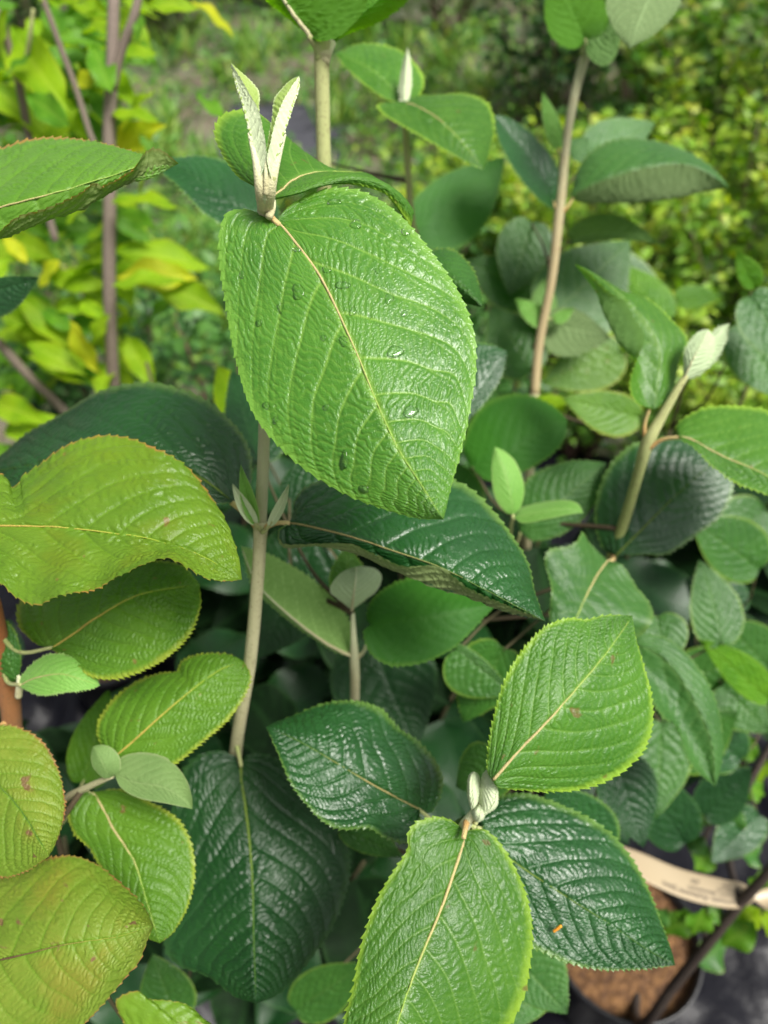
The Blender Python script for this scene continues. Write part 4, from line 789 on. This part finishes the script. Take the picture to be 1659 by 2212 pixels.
for i, (x, y, rx, h) in enumerate([(1.15, 2.05, .42, .92), (.72, 2.45, .40, .80), (1.66, 2.4, .45, 1.05), (1.30, 2.9, .45, .85), (.62, 1.75, .30, .62), (1.0, 1.45, .32, .66), (1.35, 1.55, .3, .75), (.42, 2.9, .4, .62), (1.78, 3.1, .5, 1.2)]):
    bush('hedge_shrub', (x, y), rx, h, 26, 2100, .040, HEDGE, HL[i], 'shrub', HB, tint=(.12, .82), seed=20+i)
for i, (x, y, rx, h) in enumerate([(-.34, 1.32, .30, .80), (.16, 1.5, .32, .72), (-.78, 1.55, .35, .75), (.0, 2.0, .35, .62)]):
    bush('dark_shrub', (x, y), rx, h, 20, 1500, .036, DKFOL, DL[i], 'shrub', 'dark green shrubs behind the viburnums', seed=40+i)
# weeds on the rising ground
def weeds():
    r = np.random.default_rng(3); pts, dirs, sz, tn = [], [], [], []
    for c in range(1900):
        y = 1.9 + 9*r.random()**1.3; x = r.uniform(-.75, .75)*(y + .6)
        if -.9 < x < -.3 and 3.9 < y < 4.9 and r.random() < .93: continue
        if vnoise(np.array(x*.9 + 20), np.array(y*.9), 6) < .22: continue
        n = int(r.uniform(12, 46)); s = r.uniform(.05, .16); hh = r.uniform(.05, .30); base = r.uniform(.1, .7)
        for k in range(n):
            p = np.array([x + r.normal(0, s), y + r.normal(0, s), ground_z(x, y) + hh*r.random()]); a = r.uniform(0, 6.28)
            pts.append(p); dirs.append((math.cos(a), math.sin(a), r.uniform(-.1, 1.2))); sz.append(r.uniform(.03, .085)); tn.append(np.clip(base + r.normal(0, .16), 0, 1))
    tag(leaf_cloud('weeds', None, pts, dirs, sz, np.array(tn), WEED, aspect=.25), 'low green weeds spread over the rising bare ground', 'weeds', kind='stuff')
    # grass blades
    pts, dirs, sz, tn = [], [], [], []
    for c in range(330):
        y = 2.2 + 8*r.random()**1.2; x = r.uniform(-.75, .75)*(y + .6)
        if -.9 < x < -.3 and 3.9 < y < 4.9: continue
        for k in range(34):
            a = r.uniform(0, 6.28); pts.append((x + r.normal(0, .05), y + r.normal(0, .05), ground_z(x, y))); dirs.append((math.cos(a)*.5, math.sin(a)*.5, 1)); sz.append(r.uniform(.1, .32)); tn.append(np.clip(r.normal(.55, .2), 0, 1))
    tag(leaf_cloud('grass', None, pts, dirs, sz, np.array(tn), WEED, aspect=.045, curl=.3), 'thin grass tufts among the weeds on the bank', 'grass', kind='stuff')
weeds()
for i, (x, y, h) in enumerate([(.95, 4.4, 1.5), (1.55, 4.5, 1.5), (-2.6, 5.6, 1.4), (2.5, 4.6, 1.4), (-.9, 7.2, 1.2), (.5, 6.4, 1.4), (-1.7, 6.2, 1.1), (1.45, 3.6, .95), (2.2, 3.7, 1.2)]):
    bush('far_bush', (x, y), .75 if y > 4 else .5, h, 30, 2400, .06, WEED if i % 2 else DKFOL, FL[i], 'bush', 'bushes on the far bank', seed=60+i)
# ================================================================== woody twig shrub, lower right, with its tag
PW = empty('twiggy_shrub', (.355, .312, .235), 'thin dark-branched young shrub growing from the bark compost pot', 'shrub')
stem(PW, [(1395, 2060, 1.02), (1372, 2190, .95), (1400, 2205, .86), (1455, 2130, .82), (1520, 2050, .78), (1600, 1950, .74), (1659, 1885, .71), (1720, 1800, .69)], [.006, .006, .006, .006, .0058, .0054, .005, .0045], BARK_DK, n=60)
stem(PW, [(1600, 1950, .74), (1575, 1850, .76), (1590, 1770, .76), (1620, 1690, .75), (1670, 1600, .74)], [.0045, .004, .004, .0038, .003], BARK_DK, n=30)
stem(PW, [(1520, 2050, .78), (1530, 1930, .82), (1515, 1840, .84), (1555, 1740, .84), (1600, 1650, .84)], [.003, .003, .003, .0026, .002], BARK_DK, n=30)
SML = [generic_leaf(.05, .019, .2, .2, m, nu=12, nv=4, ovate=False, seed=i, amp=.0003) for i, m in enumerate(['green', 'mid', 'lime', 'bright'])]
for (bx, by, tx, ty, m) in [(1500, 2080, 1580, 2040, 1), (1490, 1965, 1440, 2030, 0), (1440, 1960, 1400, 2010, 1), (1630, 1990, 1560, 2050, 0), (1640, 1720, 1560, 1660, 0), (1500, 1800, 1430, 1760, 1), (1600, 1960, 1650, 2010, 2), (1590, 1965, 1610, 2020, 0), (1650, 1960, 1690, 2030, 2), (1520, 1960, 1500, 2030, 0), (1530, 1950, 1565, 2000, 3), (1480, 1960, 1470, 2000, 0), (1560, 1800, 1600, 1750, 1), (1540, 1780, 1490, 1730, 3),
                            (1610, 1700, 1660, 1720, 0), (1640, 1690, 1659, 1640, 2), (1530, 1850, 1480, 1800, 1), (1590, 1760, 1650, 1790, 3), (1600, 1850, 1655, 1830, 1), (1570, 1720, 1530, 1670, 1), (1630, 1640, 1590, 1590, 0), (1620, 1920, 1665, 1890, 0), (1500, 1880, 1540, 1830, 0)]:
    d = .78 + random.uniform(-.03, .06); px_leaf(PW, SML[m], bx, by, tx, ty, d, d + random.uniform(-.02, .02), .05, (random.uniform(-.3, .3), -.6, 1))

def plant_tag():
    t = empty('plant_tag', UP(1600, 1945, .735), 'cream strap plant tag with dark print tied to the dark twig', 'tag')
    k = NT('tag_plastic'); p = k.n('ShaderNodeBsdfPrincipled', i_Base_Color=(.42, .335, .215, 1), i_Roughness=.38); k.t.links.new(p.outputs[0], k.out.inputs[0])
    ink = NT('tag_ink'); p = ink.n('ShaderNodeBsdfPrincipled', i_Base_Color=(.06, .05, .045, 1), i_Roughness=.6); ink.t.links.new(p.outputs[0], ink.out.inputs[0])
    n, m = 40, 10
    top = smooth_line([(1340, 1826), (1385, 1842), (1470, 1877), (1560, 1899), (1604, 1908), (1632, 1932)], n)
    bot = smooth_line([(1345, 1878), (1395, 1904), (1470, 1938), (1540, 1957), (1598, 1962), (1632, 1944)], n)
    u = np.linspace(0, 1, n+1); dt = .80 - .066*u; db = .775 - .043*u - .01*u*(1-u)
    def S(uu, vv):
        a = np.stack([np.interp(uu, u, top[:, i]) for i in (0, 1)], -1); b = np.stack([np.interp(uu, u, bot[:, i]) for i in (0, 1)], -1)
        q = a*(1-vv)[..., None] + b*vv[..., None]; d = np.interp(uu, u, dt)*(1-vv) + np.interp(uu, u, db)*vv + .001*4*vv*(1-vv)
        return UPn(q[..., 0], q[..., 1], d)
    U, V_ = np.meshgrid(u, np.linspace(0, 1, m+1), indexing='ij'); P = S(U, V_)
    nn = np.cross(np.gradient(P, axis=0), np.gradient(P, axis=1)); nn /= np.linalg.norm(nn, axis=-1, keepdims=True)
    if np.dot(nn[n//2, m//2], np.array([0, 0, CAM_Z]) - P[n//2, m//2]) < 0: nn = -nn
    W = np.concatenate([P.reshape(-1, 3), (P - nn*.0005).reshape(-1, 3)]); k0 = (n+1)*(m+1)
    i, j = np.meshgrid(np.arange(n), np.arange(m), indexing='ij'); a = (i*(m+1)+j).ravel()
    F = [(x, x+1, x+m+2, x+m+1) for x in a] + [(k0+x, k0+x+m+1, k0+x+m+2, k0+x+1) for x in a]
    ring = [i*(m+1) for i in range(n+1)] + [n*(m+1)+j for j in range(1, m+1)] + [i*(m+1)+m for i in range(n-1, -1, -1)] + [j for j in range(m-1, 0, -1)]
    F += [(ring[q], ring[(q+1) % len(ring)], k0+ring[(q+1) % len(ring)], k0+ring[q]) for q in range(len(ring))]
    link('strap', mesh_np('strap', W, np.array(F), k.m), t)
    # print: read from the twig end, so it stands on its head in this view
    for txt, u0, v0, sz in (('Viburnum Autumn Jazz', .94, .70, .25), ('Viburnum dentatum', .94, .50, .20), ('Arrowwood', .94, .34, .17), ('Zone', .92, .18, .15), ('Full', .80, .18, .15), ('#3', .58, .24, .20)):
        cu = bpy.data.curves.new('print', 'FONT'); cu.body = txt; cu.size = 1; cu.resolution_u = 2
        ob = bpy.data.objects.new('print', cu); col.objects.link(ob)
        me = bpy.data.meshes.new_from_object(ob.evaluated_get(bpy.context.evaluated_depsgraph_get())); bpy.data.objects.remove(ob)
        bm = bmesh.new(); bm.from_mesh(me); bmesh.ops.subdivide_edges(bm, edges=[e for e in bm.edges if e.calc_length() > .3], cuts=2); bm.to_mesh(me); bm.free()
        c = np.zeros(len(me.vertices)*3); me.vertices.foreach_get('co', c); c = c.reshape(-1, 3)
        uu = u0 - c[:, 0]*sz*.27; vv = v0 + c[:, 1]*sz
        Q3 = S(uu, vv); e = 1e-3; n3 = np.cross(S(uu+e, vv) - Q3, S(uu, vv+e) - Q3); n3 /= np.linalg.norm(n3, axis=-1, keepdims=True)
        sgn = np.sign((n3 * (np.array([0, 0, CAM_Z]) - Q3)).sum(-1))[:, None]
        Q3 = Q3 + n3*sgn*.0009
        me.vertices.foreach_set('co', Q3.astype(np.float32).ravel()); me.materials.clear(); me.materials.append(ink.m); me.update()
        link('print', me, t)
    # tail of the strap beyond the twig
    a = UPn(*np.array([(1628, 1930, .735), (1660, 1918, .74), (1700, 1905, .745)]).T); b = UPn(*np.array([(1628, 1944, .733), (1655, 1965, .735), (1700, 1975, .74)]).T)
    V = np.concatenate([a, b]); V = np.concatenate([V, V + np.array([0, .0004, -.0005])])
    link('strap_tail', mesh_np('strap_tail', V, np.array([(0, 1, 4, 3), (1, 2, 5, 4), (6, 9, 10, 7), (7, 10, 11, 8), (0, 6, 7, 1), (1, 7, 8, 2), (3, 4, 10, 9), (4, 5, 11, 10)]), k.m), t)
plant_tag()

# ================================================================== drops of water on the wet leaf
def water():
    k = NT('water'); fr = k.n('ShaderNodeFresnel', i_IOR=1.333)
    ms = k.n('ShaderNodeMixShader', i_0=fr.outputs[0], i_1=k.n('ShaderNodeBsdfTransparent', i_Color=(.97, .99, .97, 1)).outputs[0], i_2=k.n('ShaderNodeBsdfGlossy', i_Roughness=.02).outputs[0])
    k.t.links.new(ms.outputs[0], k.out.inputs[0])
    D = [(645, 630, 15, 18), (608, 664, 11, 13), (741, 618, 15, 10), (841, 646, 9, 15), (763, 672, 8, 10), (799, 682, 4, 6), (706, 584, 10, 9), (742, 738, 10, 12), (700, 730, 6, 8), (854, 762, 20, 13), (886, 890, 17, 13),
         (744, 995, 9, 24), (786, 1056, 11, 10), (703, 880, 8, 6), (873, 678, 8, 7), (815, 587, 6, 6), (816, 702, 5, 4), (596, 906, 7, 7), (576, 876, 8, 9), (654, 436, 9, 7), (722, 438, 14, 10), (768, 486, 14, 11), (876, 502, 9, 10), (522, 595, 6, 8), (640, 540, 9, 7), (560, 700, 7, 9)]
    for i, (x, y, rx, ry) in enumerate(D):
        dd = (HPX[..., 0] - x)**2 + (HPX[..., 1] - y)**2; a, b = np.unravel_index(np.argmin(dd), dd.shape)
        c = HG[a, b]; nn = Vector(HN[a, b]); depth = proj(c)[2]
        X = Vector((1, 0, 0)); X = (X - nn*X.dot(nn)).normalized(); Y = nn.cross(X)
        r = np.random.default_rng(i); V = []; F = []; n, m = 20, 8
        ph = r.uniform(0, 6.28, 3); hgt = .0006*min(1, (rx+ry)/20)
        for j in range(m+1):
            th = math.pi*j/m
            for q in range(n):
                an = 2*math.pi*q/n; k2 = 1 + .16*math.sin(2*an + ph[0]) + .10*math.sin(3*an + ph[1]); s = math.sin(th)**.8
                px, py = rx*k2*s*math.cos(an)/FP*depth, ry*k2*s*math.sin(an)/FP*depth
                z = math.cos(th)*hgt*(1.0 if th < math.pi/2 else .7)
                # follow the leaf's own curve
                V.append(tuple(Vector(c) + X*px + Y*py + nn*(z + .00015)))
        for j in range(m):
            for q in range(n): F.append((j*n+q, (j+1)*n+q, (j+1)*n+(q+1) % n, j*n+(q+1) % n))
        o = link('water_drop', mesh_np('water_drop', V, F, k.m)); tag(o, 'clear rain drop lying on the large wet leaf', 'drop', 'rain drops on the large wet leaf')
water()
# orange fleck lying on the dark glossy leaf
t = tube('orange_fleck', [UP(1196, 2012, .3605), UP(1204, 2006, .3595), UP(1212, 2000, .3585)], [.0007, .0008, .0007], plain_mat('orange_bit', (.75, .28, .02), (.85, .36, .03), 200), None, seg=8)
tag(t, 'short orange fleck lying on the dark glossy leaf', 'fleck')
